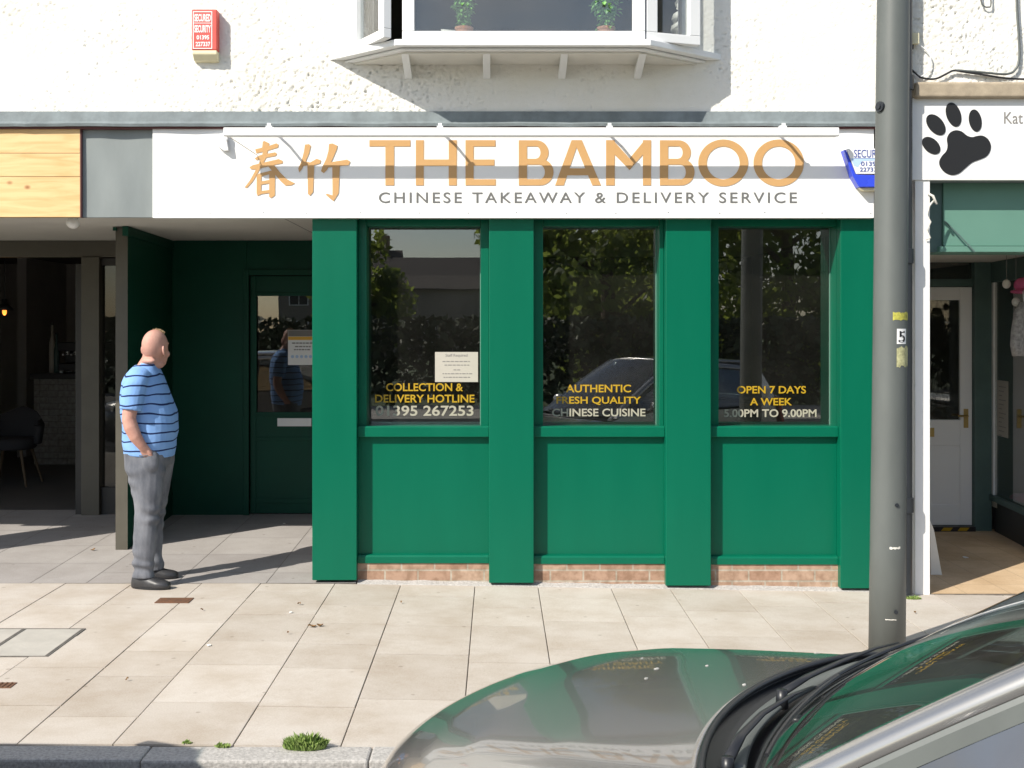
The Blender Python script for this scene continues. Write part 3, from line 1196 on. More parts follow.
for (x0, x1, z0, z1) in ((g0 - 0.02, g1 + 0.02, gz0 - 0.02, gz0 + 0.008), (g0 - 0.02, g1 + 0.02, gz1 - 0.008, gz1 + 0.02), (g0 - 0.02, g0 + 0.008, gz0 + 0.009, gz1 - 0.009), (g1 - 0.008, g1 + 0.02, gz0 + 0.009, gz1 - 0.009)):
    b.box(x0, x1, YD - 0.012, YD - 0.001, z0, z1)
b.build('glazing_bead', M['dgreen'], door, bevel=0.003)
for z0, z1 in ((0.16, 0.20), (0.72, 0.75)):
    b = MB()
    b.box(xd0 + 0.07, xd1 - 0.06, YD - 0.008, YD - 0.001, z0, z1)
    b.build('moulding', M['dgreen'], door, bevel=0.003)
b = MB()
b.box(g0 - 0.005, g1 + 0.005, YD + 0.018, YD + 0.024, gz0 - 0.004, gz1 + 0.004)
b.build('pane', M['dimglass'], door)
b = MB()
b.box(PX(277.5, YD), PX(311.5, YD), YD - 0.008, YD + 0.001, PZ(426.2, YD), PZ(418.2, YD))
b.box(PX(281, YD), PX(308, YD), YD - 0.011, YD - 0.0081, PZ(425, YD), PZ(419.5, YD))
b.build('letter_plate', M['white'], door, bevel=0.002)
b = MB()
b.tube([(xd1 - 0.06, YD - 0.001, 1.02), (xd1 - 0.06, YD - 0.05, 1.02), (xd1 - 0.16, YD - 0.055, 1.02)], 0.01, 8)
b.build('door_handle', M['steel'], door)

part = thing('partition_wall', 'dark narrow partition wall dividing the cafe entrance from the green doorway', 'wall', (-2.905, 1.05, 0.02))
b = MB()
b.box(-2.918, -2.826, 1.05, 1.055, fl(1.05), zsoff - 0.006)
b.quadbox([(-2.918, 1.0555, fl(1.1) - .01), (-2.8745, 1.0555, fl(1.1) - .01), (-2.9205, 2.5, .03), (-2.97, 2.5, .03), (-2.918, 1.0555, zsoff - .006), (-2.8745, 1.0555, zsoff - .006), (-2.9205, 2.5, zsoff - .006), (-2.97, 2.5, zsoff - .006)])
b.build('end_board', M['brownpaint'], part)
b = MB()
b.quadbox([(-2.874, 1.0555, fl(1.1) - 0.01), (-2.827, 1.0555, fl(1.1) - 0.01), (-2.885, YR - 0.001, 0.04), (-2.92, YR - 0.001, 0.04), (-2.874, 1.0555, zsoff - 0.03), (-2.827, 1.0555, zsoff - 0.03), (-2.885, YR - 0.001, zsoff - 0.03), (-2.92, YR - 0.001, zsoff - 0.03)])
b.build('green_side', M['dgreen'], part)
b = MB()
b.box(-2.93, -2.905, 1.02, 1.049, zsoff - 0.035, zsoff - 0.006)
b.box(-2.842, -2.815, 1.02, 1.049, zsoff - 0.03, zsoff - 0.004)
b.quadbox([(-2.85, 1.0, zsoff - .075), (-2.806, 1.0, zsoff - .075), (-2.876, YR - .001, zsoff - .075), (-2.90, YR - .001, zsoff - .075), (-2.85, 1.0, zsoff - .004), (-2.806, 1.0, zsoff - .004), (-2.876, YR - .001, zsoff - .004), (-2.90, YR - .001, zsoff - .004)])
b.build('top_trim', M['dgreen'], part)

# ------------------------------------------------------------------ takeaway sign
YS = -0.07
sign = thing('shop_sign', 'long white fascia board with gold THE BAMBOO lettering above the green front', 'sign', (PX(513, YS), YS, PZ(218, YS)))
b = MB()
b.box(PX(152.5, YS), PX(874, YS), YS, -0.002, PZ(218, YS), PZ(126, YS))
b.build('board', M['white'], sign, bevel=0.002)
b = MB()
rs = random.Random(3)
for k in range(15):
    p = 161 + k * 50.5 + rs.uniform(-6, 6)
    b.lathe([(0.004, -0.002), (0.004, 0.0), (0.001, 0.0)], (PX(p, YS), YS - 0.0005, PZ(213 + rs.uniform(-.8, .8), YS)), 8, 'y')
b.build('screw', M['steel'], sign)
YL = YS - 0.0005


def sx(p): return PX(p, YS)
def sz(p): return PZ(p, YS)


b = MB()


def rect(x0, x1, y0, y1, d=0.003):
    b.box(sx(x0), sx(x1), YL - d, YL + 0.0002, sz(y1), sz(y0))


def ring(cx, cy, rx, ry, tx, ty, a0=0, a1=360, n=40, d=0.003, closed=True):
    o_, i_ = [], []
    m_ = n if closed else n + 1
    for k in range(m_):
        a = radians(a0 + (a1 - a0) * k / n)
        o_.append((sx(cx + rx * cos(a)), sz(cy - ry * sin(a))))
        i_.append((sx(cx + (rx - tx) * cos(a)), sz(cy - (ry - ty) * sin(a))))
    b.strip_xz(o_, i_, YL - d, YL + 0.0002, closed)


def poly(pts, d=0.003):
    b.prism_xz([(sx(x), sz(y)) for x, y in pts], YL - d, YL + 0.0002)


def let_B(x0, xu, xl_, top=140.3, bot=185.5, mid=161.8, st=8.3):
    rect(x0, x0 + st, top, bot, 0.0032)
    h1 = (mid + 2.9 - top) / 2
    c1 = top + h1
    cxu = xu - h1 * 1.02
    rect(x0 + 1, cxu, top, top + 6.2)
    rect(x0 + 1, cxu, mid - 3.0, mid + 2.9)
    ring(cxu - 0.1, c1, xu - cxu + 0.1, h1, 8.2, 6.1, -90, 90, 22, 0.0031, False)
    h2 = (bot - mid + 3.0) / 2
    c2 = bot - h2
    cxl = xl_ - h2 * 1.0
    rect(x0 + 1, cxl, bot - 6.3, bot)
    rect(x0 + 1, cxl, mid - 2.95, mid + 2.95, 0.0029)
    ring(cxl - 0.1, c2, xl_ - cxl + 0.1, h2, 8.7, 6.2, -90, 90, 22, 0.0030, False)


# T H E
rect(369.4, 410.4, 140.2, 146.5)
rect(385.4, 394.2, 146.0, 185.5, 0.0031)
rect(415.8, 423.8, 140.2, 185.5)
rect(448.7, 456.8, 140.2, 185.5)
rect(423.5, 449, 159.5, 166.0, 0.0031)
rect(465.5, 473.7, 140.2, 185.5)
for y0, y1, xe in ((140.2, 146.5, 495.5), (159.5, 165.6, 494.5), (179.3, 185.5, 495.8)):
    rect(473.4, xe, y0, y1, 0.0031 if y0 > 141 else 0.0032)
let_B(518.7, 548.6, 553.5)
# A
poly([(555.0, 185.5), (571.5, 140.2), (581.8, 140.2), (576.6, 147.5), (563.8, 185.5)], 0.0030)
poly([(592.3, 185.5), (576.6, 147.5), (571.5, 140.2), (581.8, 140.2), (601.0, 185.5)], 0.0031)
rect(565, 590, 168.4, 175.2, 0.0032)
# M
rect(606.0, 614.7, 140.2, 185.5, 0.0030)
rect(642.8, 651.0, 140.2, 185.5, 0.0030)
poly([(606.0, 140.2), (613.0, 140.2), (629.5, 158.5), (629.5, 170.0), (610, 150)], 0.0031)
poly([(651.0, 140.2), (644.5, 140.2), (629.5, 158.5), (629.5, 170.0), (647, 150)], 0.0032)
let_B(659.8, 690.8, 694.5)
ring(723.2, 163.0, 25.0, 23.5, 8.6, 7.1, n=56)
ring(778.6, 163.0, 25.2, 23.5, 8.6, 7.1, n=56)
b.build('gold_lettering', M['gold'], sign, fixn=True)

# the two brush characters
b = MB()
glyph = [
    [(130, 165), (190, 150), (195, 100), (208, 94), (250, 114), (246, 136), (310, 114), (330, 124), (325, 150), (240, 176), (140, 199)],
    [(125, 242), (170, 215), (300, 190), (316, 203), (305, 222), (240, 234), (140, 258)],
    [(200, 160), (240, 168), (226, 235), (195, 290), (150, 370), (110, 440), (60, 495), (40, 490), (85, 430), (130, 350), (170, 265), (190, 215)],
    [(80, 318), (110, 300), (330, 248), (365, 263), (365, 285), (300, 297), (130, 338), (95, 336)],
    [(215, 285), (290, 297), (340, 360), (400, 420), (470, 455), (440, 472), (390, 476), (350, 440), (300, 380), (250, 320)],
    [(143, 388), (185, 365), (181, 550), (150, 562), (142, 540)],
    [(150, 376), (292, 340), (300, 362), (180, 397)],
    [(250, 358), (301, 355), (299, 560), (265, 582), (249, 570)],
    [(170, 440), (255, 425), (255, 455), (170, 469)],
    [(170, 522), (260, 510), (260, 536), (170, 549)],
    [(555, 125), (590, 121), (605, 135), (590, 200), (560, 270), (530, 330), (506, 362), (498, 330), (525, 265), (545, 190)],
    [(555, 268), (600, 277), (655, 246), (690, 258), (685, 285), (640, 299), (560, 303), (515, 312)],
    [(576, 292), (634, 292), (625, 530), (598, 561), (580, 546)],
    [(760, 120), (790, 115), (832, 135), (826, 165), (790, 250), (742, 340), (715, 368), (692, 352), (705, 310), (735, 250), (755, 180)],
    [(755, 278), (800, 271), (915, 253), (941, 270), (930, 300), (850, 307), (735, 320)],
    [(788, 303), (853, 303), (842, 540), (800, 607), (770, 586), (730, 550), (746, 544), (790, 558)],
]
for k, g in enumerate(glyph):
    poly([(240 + x / 8.533, 130 + y / 8.533) for x, y in g], 0.0028 + k * 0.00012)
b.build('brush_characters', M['gold'], sign)
b = MB()
b.text('CHINESE TAKEAWAY & DELIVERY SERVICE', sx(378.8), sx(796.8), sz(203.0), sz(192.3), YL - 0.0025, YL, bold=0.006, space=1.28)
b.build('grey_lettering', M['greytext'], sign)

# strip light over the sign
YT = -0.27
trough = thing('sign_light', 'long white strip light trough on short arms above the sign', 'light', (PX(532, YT), YT, PZ(132, YT)))
b = MB()
x0, x1 = PX(224, YT), PX(838.5, YT)
zt0, zt1 = PZ(136.6, YT), PZ(127.8, YT)
b.prism_yz([(YT - 0.019, zt0 + 0.010), (YT - 0.017, zt1 - 0.006), (YT - 0.012, zt1), (YT + 0.012, zt1), (YT + 0.016, zt0 + 0.004), (YT + 0.010, zt0), (YT - 0.013, zt0)], x0, x1)
b.build('trough', M['upvc'], trough, bevel=0.003)
b = MB()
b.box(x0 + 0.02, x1 - 0.02, YT - 0.010, YT + 0.008, zt0 - 0.004, zt0 - 0.0005)
b.build('lens', M['offwhite'], trough)
for px in (269, 440, 609.5, 783.5):
    xx = PX(px, YT)
    b = MB()
    b.tube([(xx, YT + 0.01, zt1 + 0.012), (xx, YT + 0.10, zt1 + 0.022), (xx, YS - 0.002, zt1 + 0.004)], 0.009, 8)
    b.box(xx - 0.02, xx + 0.02, YT - 0.011, YT + 0.011, zt1 + 0.0005, zt1 + 0.012)
    b.prism_yz([(YT - 0.012, zt1 + 0.012), (YT + 0.006, zt1 + 0.012), (YT + 0.004, zt1 + 0.03), (YT - 0.006, zt1 + 0.03)], xx - 0.011, xx + 0.011)
    b.build('arm', M['upvc'], trough)
b = MB()
xx = PX(222, YT)
q = lambda x, y: (PX(x, -0.115), PZ(y, -0.115))
b.prism_xz([q(215.5, 144.5), q(226, 138.5), q(228, 150), q(224, 150.5)], -0.115, YS - 0.001)
b.box(PX(219, -0.115), PX(227, -0.115), -0.112, YS - 0.0012, PZ(139.5, -0.115), PZ(134, -0.115))
b.build('end_bracket', M['upvc'], trough)
b = MB()
b.tube([(x0 + 0.03, YT, zt0 + 0.002), (x0 + 0.11, -0.16, zt0 - 0.05), (PX(257, YS), YS - 0.004, PZ(155, YS))], 0.0028, 6)
b.build('cable', M['offwhite'], trough)

# ------------------------------------------------------------------ alarm boxes
t = thing('alarm_box', 'faded red alarm bell box with white lettering on the rendered wall', 'alarm box', (PX(205, YW), YW, PZ(58, YW)))
yb0, yb1 = YW - 0.075, YW + 0.005
b = MB()
b.box(PX(191.6, yb0), PX(213.8, yb0) + 0.02, yb0, yb1, PZ(50, yb0), PZ(9.2, yb0))
b.build('case', M['red'], t, bevel=0.006)
b = MB()
b.prism_yz([(yb0 + 0.001, PZ(54, yb0)), (yb0 + 0.001, PZ(50, yb0) - 0.001), (yb1, PZ(50, yb0) - 0.001), (yb1, PZ(60.5, yb0)), (yb0 + 0.035, PZ(59.5, yb0))], PX(192.2, yb0), PX(214, yb0) + 0.018)
b.build('bell_base', M['creamplastic'], t, bevel=0.006)
b = MB()
yy = yb0 - 0.001
for (p0, p1, q0, q1) in ((193, 212.2, 11.3, 12.2), (193, 212.2, 48, 48.8), (193, 193.8, 12.2, 48), (211.4, 212.2, 12.2, 48), (193.8, 211.4, 22.8, 23.4), ):
    b.box(PX(p0, yy), PX(p1, yy), yy - 0.001, yy + 0.002, PZ(q1, yy), PZ(q0, yy))
for s_, p0, p1, q0, q1 in (('SECURED', 194.4, 210.8, 14, 21.6), ('SECURITY', 194.4, 210.8, 25.0, 32.6), ('01395', 196.6, 209.2, 35.2, 39.6), ('227337', 195.6, 210.4, 41.8, 46.4)):
    b.text(s_, PX(p0, yy), PX(p1, yy), PZ(q1, yy), PZ(q0, yy), yy - 0.001, yy + 0.002, bold=0.03)
b.build('white_lettering', M['white'], t)

yb0 = -0.16
t = thing('alarm_box', 'white and blue wedge shaped alarm box on the right end of the sign', 'alarm box', (PX(868, yb0), YS, PZ(188, yb0)))
pa = lambda x, y: (PX(x, yb0), PZ(y, yb0))
b = MB()
b.prism_xz([pa(846.5, 148.5), pa(893.5, 148.5), pa(886, 174), pa(856.5, 174)], yb0, YS - 0.001)
b.build('white_cover', M['white'], t, bevel=0.004)
b = MB()
b.prism_xz([pa(844.2, 149.5), pa(846.2, 149.5), pa(856.2, 174.3), pa(884.5, 175.3), pa(894, 149.5), pa(896, 149.5), pa(884, 187), pa(859.5, 187), pa(853, 176)], yb0 + 0.004, YS - 0.0015)
b.build('blue_base', M['blue'], t, bevel=0.005)
b = MB()
b.prism_xz([pa(861, 187.3), pa(883, 187.3), pa(881, 190), pa(866, 190)], yb0 + 0.03, YS - 0.002)
b.build('lower_edge', M['creamplastic'], t)
b = MB()
yy = yb0 - 0.0005
q = lambda x, y: (PX(x, yy), PZ(y, yy))
b.prism_xz([q(850.5, 158.5), q(884, 158.5), q(884, 160.2), q(862, 161), q(858, 167), q(854, 166)], yy - 0.0008, yy + 0.001)
b.build('pale_stripe', M['paleblue'], t)
b = MB()
b.text('SECURED', PX(854, yy), PX(885.5, yy), PZ(157.6, yy), PZ(149.6, yy), yy - 0.001, yy + 0.001, bold=0.006)
b.text('01395', PX(861, yy), PX(879.5, yy), PZ(166, yy), PZ(161.6, yy), yy - 0.0018, yy + 0.001, bold=0.01)
b.text('227337', PX(859.8, yy), PX(880.5, yy), PZ(171.6, yy), PZ(167.4, yy), yy - 0.0018, yy + 0.001, bold=0.01)
b.box(PX(854, yy), PX(885, yy), yy - 0.001, yy + 0.001, PZ(158.6, yy), PZ(158.1, yy))
b.build('blue_lettering', M['bluetext'], t)

# ------------------------------------------------------------------ notices
yy = YGL - 0.006
t = thing('paper_notice', 'cream staff notice taped inside the corner of the left shop window', 'notice', (PX(456.5, yy), yy, PZ(382, yy)))
b = MB()
b.box(PX(435, yy), PX(478, yy), yy, yy + 0.0015, PZ(382, yy), PZ(352, yy))
b.build('sheet', M['paper'], t)
b = MB()
b.text('Staff Required', PX(445.5, yy), PX(467.5, yy), PZ(357.4, yy), PZ(353.9, yy), yy - 0.001, yy + 0.0005, bold=0.01)
rs = random.Random(5)
for q0, w_ in ((361, 14), (364.6, 12), (369.4, 3), (373.2, 14), (376.8, 13)):
    x_ = 456.5 - w_
    while x_ < 456.5 + w_:
        l = rs.uniform(1.5, 4)
        b.box(PX(x_, yy), PX(x_ + l, yy), yy - 0.001, yy + 0.0005, PZ(q0 + 0.9, yy), PZ(q0, yy))
        x_ += l + 0.8
b.build('print', M['papergrey'], t)

yy = YD + 0.008
t = thing('door_notice', 'small white notice with an orange heading in the glass of the green door', 'notice', (PX(302, yy), yy, PZ(365, yy)))
b = MB()
b.box(PX(288, yy), PX(316, yy), yy, yy + 0.0015, PZ(365, yy), PZ(330, yy))
b.build('sheet', M['white'], t)
b = MB()
b.box(PX(288.2, yy), PX(315.8, yy), yy - 0.001, yy + 0.0005, PZ(340, yy), PZ(336.6, yy))
b.build('orange_heading', M['orange'], t)
b = MB()
b.box(PX(288.2, yy), PX(315.8, yy), yy - 0.001, yy + 0.0005, PZ(336.4, yy), PZ(330.2, yy))
for q0, w_ in ((342.5, 10), (346, 7), (349, 8)):
    x_ = 302 - w_
    while x_ < 302 + w_:
        l = rs.uniform(1.5, 3.5)
        b.box(PX(x_, yy), PX(x_ + l, yy), yy - 0.001, yy + 0.0005, PZ(q0 + 1.2, yy), PZ(q0, yy))
        x_ += l + 0.7
b.build('print', M['papergrey'], t)
b = MB()
for k, x_ in enumerate((291.5, 296, 300.5, 305, 309.5)):
    b.lathe([(0.014, 0), (0.014, 0.001), (0.004, 0.001)], (PX(x_ + 1, yy), yy - 0.001, PZ(356.6, yy)), 12, 'y')
b.build('round_symbols', M['paleblue'], t)

# things inside the takeaway
t = thing('serving_counter', 'dim brown serving counter seen through the shop windows', 'counter', (0.8, 3.1, 0.02))
b = MB()
b.box(-0.8, 2.4, 3.0, 3.35, 0.02, 1.02)
b.build('counter_front', M['wood'], t)
b = MB()
b.box(-0.85, 2.45, 2.94, 3.4, 1.022, 1.06)
b.build('counter_top', M['blackframe'], t, bevel=0.004)
t = thing('menu_board', 'black menu board hanging at the back of the right shop window', 'board', (PX(812, 3.9), 3.9, PZ(290, 3.9)))
b = MB()
b.prism_xz([(PX(785, 1.8), PZ(281, 1.8)), (PX(832, 1.8), PZ(270, 1.8)), (PX(832, 1.8), PZ(283, 1.8)), (PX(785, 1.8), PZ(294, 1.8))], 1.8, 1.84)
b.build('panel', M['black'], t)
b = MB()
for px in (795, 825):
    b.tube([(PX(px, 1.82), 1.82, PZ(280, 1.8)), (PX(px, 1.82), 1.82, zsoff - 0.02)], 0.006, 6)
b.build('hanger', M['steel'], t)

# ------------------------------------------------------------------ cafe on the left
cafe = thing('cafe_front', 'dark open fronted cafe under a raw timber fascia beside the green doorway', 'shop', (-4.2, 0.0, 0.0))
for k, (z0, z1) in enumerate(((PZ(153.0, YS), PZ(129, YS)), (PZ(176.5, YS), PZ(153.4, YS)), (PZ(217, YS), PZ(176.9, YS)))):
    b = MB()
    b.box(-6.2, PX(80, YS), YS + k * 0.0015, -0.03, z0, z1)
    b.build('timber_board', M['plank'], cafe, bevel=0.002)
b = MB()
b.box(-6.2, PX(80, YS), -0.0295, -0.002, PZ(217, YS), PZ(128, YS))
b.box(PX(80.0, YS), PX(81.2, YS), YS, -0.0021, PZ(217, YS), PZ(128, YS))
b.build('timber_backing', M['redbrown'], cafe)
b = MB()
b.grid(lambda u, v: (PX(81.3, YS) + (PX(152.3, YS) - PX(81.3, YS)) * u, -0.045 + 0.004 * sin(u * 9) * sin(v * 3 + 1), PZ(217, YS) + (PZ(127, YS) - PZ(217, YS)) * v), 20, 12)
b.build('grey_panel', M['greypanel'], cafe, smooth=True)
b = MB()
b.box(PX(81.3, YS), PX(152.3, YS), -0.038, -0.002, PZ(217, YS), PZ(127, YS))
b.build('panel_backing', M['greypanel'], cafe)
# front frame at the back of the entrance
b = MB()
b.box(-6.2, -2.947, YR, YR + 0.12, PZ(257, YR), zsoff - 0.002)
b.box(-3.69, -3.53, YR - 0.02, YR + 0.14, 0.05, PZ(257, YR) - 0.001)
b.build('front_frame', M['brownpaint'], cafe, bevel=0.004)
b = MB()
b.box(-3.755, -3.6925, YR + 0.02, YR + 0.10, 0.05, PZ(264, YR))
b.box(-3.528, -2.948, YR + 0.03, YR + 0.09, PZ(265, YR), PZ(258, YR))
b.box(-3.528, -2.948, YR + 0.03, YR + 0.09, 0.05, 0.30)
b.build('door_frame', M['blackframe'], cafe, bevel=0.003)
b = MB()
b.box(-3.527, -2.949, YR + 0.06, YR + 0.066, 0.302, PZ(265.4, YR))
b.build('pane', M['cafeglass'], cafe)
b = MB()
YC = 8.6
b.box(-9.2, -2.9, YC, YC + 0.1, 0.0, 2.9)
b.box(-9.3, -9.2, YR, YC, 0.0, 2.9)
b.box(-2.96, -2.9, YR + 0.13, YC, 0.0, 2.9)
b.box(-9.2, -6.21, YR, YR + 0.1, 0.0, 2.9)
b.box(PX(28, 7.5) - 0.02, PX(28, 7.5) + 0.1, 7.2, YC, 0.0, 2.9)
b.build('cafe_wall', M['cafewall'], cafe)
b = MB()
b.box(-9.3, -2.9, YR + 0.121, YC + 0.1, 2.62, 2.7)
b.build('cafe_ceiling', M['shopwall'], cafe)
b = MB()
b.box(-9.3, -2.9, YR + 0.02, YC, 0.0, 0.05)
b.build('cafe_floor', M['cafefloor'], cafe)
# side pier of the cafe, left of the picture: its shadow falls into the entrance
b = MB()
b.box(-5.35, -4.95, -0.02, 0.35, -0.02, zsoff)
b.build('side_pier', M['brownpaint'], cafe, bevel=0.004)

t = thing('ceiling_light', 'white globe light under the ceiling of the cafe entrance', 'light', (PX(73, 0.12), 0.12, zsoff))
b = MB()
c = (PX(73, 0.12), 0.12, zsoff)
b.lathe([(0.045, -0.001), (0.045, -0.018), (0.03, -0.02)], c, 24)
b.build('base', M['white'], t)
b = MB()
b.ellipsoid((c[0], c[1], c[2] - 0.055), (0.045, 0.045, 0.042), 20, 12)
b.build('globe', M['globe'], t, smooth=True)

yc = 6.4
t = thing('serving_counter', 'pale brick cafe counter with a dark top in the dim cafe', 'counter', (PX(58, yc), yc, 0.05))
b = MB()
b.box(PX(34, yc), PX(88, yc), yc, yc + 0.5, 0.051, PZ(379, yc))
b.build('brick_front', M['whitebrick'], t)
b = MB()
b.box(PX(31, yc), PX(90, yc), yc - 0.05, yc + 0.55, PZ(379, yc) + 0.001, PZ(373.5, yc))
b.build('counter_top', M['blackframe'], t, bevel=0.004)
ztop = PZ(373.5, yc)
t = thing('coffee_machine', 'dark coffee machine standing on the cafe counter', 'machine', (PX(66, yc), yc + 0.25, ztop))
b = MB()
x0, x1 = PX(55, yc), PX(76, yc)
b.box(x0, x1, yc + 0.1, yc + 0.45, ztop + 0.03, ztop + 0.12)
b.box(x0 + 0.02, x1 - 0.02, yc + 0.27, yc + 0.45, ztop + 0.1205, ztop + 0.27)
b.box(x0, x1, yc + 0.08, yc + 0.45, ztop + 0.2705, ztop + 0.38)
b.build('machine_body', M['black'], t, bevel=0.01)
for q in range(4):
    b = MB()
    b.box([x0 + .01, x1 - .05][q % 2], [x0 + .05, x1 - .01][q % 2], yc + [.12, .4][q // 2], yc + [.15, .43][q // 2], ztop + 0.001, ztop + 0.03)
    b.build('foot', M['steel'], t)
for q in range(2):
    b = MB()
    xx = x0 + 0.09 + q * 0.1
    b.lathe([(0.03, 0.0), (0.03, 0.04), (0.012, 0.045)], (xx, yc + 0.17, ztop + 0.225), 12)
    b.tube([(xx, yc + 0.15, ztop + 0.24), (xx, yc + 0.02, ztop + 0.23)], 0.011, 8)
    b.build('brew_handle', M['steel'], t)
for px, h, lab, mm in ((46, 0.62, 'tall pale bottle on the cafe counter beside the coffee machine', 'paper'), (80, 0.3, 'short pale jar at the right end of the cafe counter', 'paper'), (50.5, 0.5, 'dark bottle on the cafe counter beside the tall pale bottle', 'bottle')):
    t = thing('bottle', lab, 'bottle', (PX(px, yc), yc + 0.2, ztop), group='containers on the cafe counter')
    b = MB()
    b.lathe([(0.03, 0.001), (0.036, 0.01), (0.036, h * .6), (0.014, h * .75), (0.014, h * .95)], (PX(px, yc), yc + 0.2, ztop), 14)
    b.build('bottle_body', M[mm], t, smooth=True)
    b = MB()
    b.lathe([(0.017, h * .951), (0.017, h)], (PX(px, yc), yc + 0.2, ztop), 12)
    b.build('cap', M['black'], t)
# pendant lamp with a lit bulb
yl = 4.4
t = thing('pendant_lamp', 'small black pendant lamp with a glowing orange bulb in the cafe', 'lamp', (PX(4.5, yl), yl, PZ(312, yl)))
xx, zz = PX(4.5, yl), PZ(315, yl)
b = MB()
b.tube([(xx, yl, zz + 0.16), (xx, yl, 2.62)], 0.005, 6)
b.build('cord', M['black'], t)
b = MB()
b.lathe([(0.10, 0.05), (0.055, 0.10), (0.028, 0.12), (0.028, 0.17), (0.005, 0.172), (0.02, 0.115), (0.05, 0.095), (0.096, 0.05)], (xx, yl, zz), 24)
b.build('lamp_shade', M['black'], t, smooth=True)
b = MB()
b.ellipsoid((xx, yl, zz + 0.035), (0.022, 0.022, 0.038), 12, 8)
b.build('bulb', M['bulb'], t, smooth=True)
li = bpy.data.lights.new('bulb_light', 'POINT')
li.energy = 0.35
li.color = (1, 0.45, 0.15)
li.shadow_soft_size = 0.03
lo = bpy.data.objects.new('bulb_light', li)
C.objects.link(lo)
lo.parent = t
lo.location = (0, 0, -0.06)

# cafe chair
yy = 4.6
cx_, cz_ = PX(12, yy), 0.05
t = thing('tub_chair', 'dark padded tub chair on brown wooden legs inside the cafe', 'chair', (cx_, yy, cz_))
b = MB()
rings = []
for j in range(5):
    z = cz_ + 0.38 + [0, .02, .06, .1, .115][j]
    k = [0.9, 1, 1, 0.97, 0.85][j]
    rings.append([(cx_ + 0.25 * k * cos(a) , yy + 0.25 * k * sin(a), z) for a in [2 * pi * i / 20 for i in range(20)]])
b.loft(rings)
b.build('seat', M['seatfab'], t, smooth=True)
b = MB()
o_, rows = [], []
for j in range(6):
    z = cz_ + 0.44 + 0.38 * j / 5
    row = []
    for i in range(17):
        a = radians(-10 + 200 * i / 16)
        h = z if j < 5 else z - 0.10 * abs(cos(a))
        r = 0.25 + 0.05 * j / 5
        row.append((cx_ + r * cos(a), yy + r * sin(a), h - 0.08 * (j / 5) * (1 - sin(max(0, min(pi, a))))))
    rows.append(row)
V = [[b.b.verts.new(p) for p in r] for r in rows]
for j in range(5):
    for i in range(16):
        b.b.faces.new((V[j][i], V[j][i + 1], V[j + 1][i + 1], V[j + 1][i]))
o = b.build('backrest', M['seatfab'], t, smooth=True)
md = o.modifiers.new('thick', 'SOLIDIFY')
md.thickness = 0.05
for sx_, sy_ in ((1, 1), (1, -1), (-1, 1), (-1, -1)):
    b = MB()
    b.tube([(cx_ + sx_ * 0.24, yy + sy_ * 0.22, cz_), (cx_ + sx_ * 0.15, yy + sy_ * 0.14, cz_ + 0.385)], [0.012, 0.018], 8)
    b.build('leg', M['wood'], t)

# ------------------------------------------------------------------ pet shop on the right
pet = thing('pet_shop', 'pet shop front with a white pier and a deep tiled entrance', 'shop', (3.6, 0.0, -0.06))
XE0 = 2.905
YE = 2.4
b = MB()
b.box(2.805, XE0, -0.05, 0.55, -0.2, PZ(180.2, -0.05))
b.box(2.83, XE0, 0.551, YE, -0.2, 2.4)
b.build('white_pier', M['white'], pet, bevel=0.003)
b = MB()
b.box(PX(915.5, -0.11), 8.0, -0.11, YW + 0.03, PZ(97.5, -0.11), PZ(81.5, -0.11))
b.build('stone_beam', M['stonebeam'], pet, bevel=0.018, seg=3)
b = MB()
b.box(2.80, 8.0, -0.01, 0.30, PZ(180, -0.05), PZ(97, -0.1))
b.build('lintel', M['lead'], pet)
# pale green shutter box under the sign
b = MB()
b.box(PX(943.5, 0.1), 8.0, 0.10, 0.40, PZ(246, 0.1), PZ(181, 0.0))
b.box(PX(940, 0.07), 8.0, 0.07, 0.40, PZ(252, 0.07), PZ(246.3, 0.07))
b.build('shutter_box', M['palegreen'], pet, bevel=0.003)
b = MB()
b.box(XE0 + 0.001, PX(943, 0.1), 0.12, 0.40, PZ(252, 0.1), PZ(181, 0.0))
b.build('pier_shade_strip', M['bottle'], pet)  # dark teal strip paints the pier's shade on the board's left end
b = MB()
b.tube([(PX(944.5, 0.09), 0.09, PZ(221, 0.1)), (PX(960, 0.06), 0.06, PZ(236, 0.06)), (PX(975, 0.03), 0.03, PZ(252, 0.03))], 0.006, 6)
b.build('shade_line', M['bottle'], pet)  # thin dark rod stands for the diagonal shadow line across the board
b = MB()
b.box(XE0 + 0.001, 8.0, 0.401, YE + 0.1, 2.30, 2.40)
b.build('entrance_ceiling', M['offwhite'], pet)
# door and frame at the back of the entrance
zf = -0.062
b = MB()
b.box(PX(973.5, YE), PX(973.5, YE) + 0.15, YE - 0.03, YE + 0.12, zf, 2.299)
b.box(XE0 + 0.001, PX(973.3, YE), YE, YE + 0.10, PZ(286.5, YE), PZ(279, YE))
b.box(XE0 + 0.001, PX(973.3, YE), YE, YE + 0.10, PZ(253, YE), 2.299)
b.build('door_frame', M['bottle'], pet, bevel=0.004)
b = MB()
b.box(XE0 + 0.001, PX(973.3, YE), YE + 0.04, YE + 0.046, PZ(279, YE), PZ(253, YE))
b.build('transom_pane', M['glass'], pet)
pd = bpy.data.objects.new('door', None)
C.objects.link(pd)
pd.parent = pet
pd.location = (0.2, YE, 0.05)
dx0, dx1 = 3.33, PX(973, YE)
YDD = YE + 0.02
g0, g1 = 3.47, PX(961.2, YE)
gb, gt = PZ(420, YE), PZ(300, YE)
b = MB()
zb_ = zf + 0.045
b.box(dx0, g0, YDD, YDD + 0.045, zb_, PZ(287, YE))
b.box(g1, dx1, YDD, YDD + 0.045, zb_, PZ(287, YE))
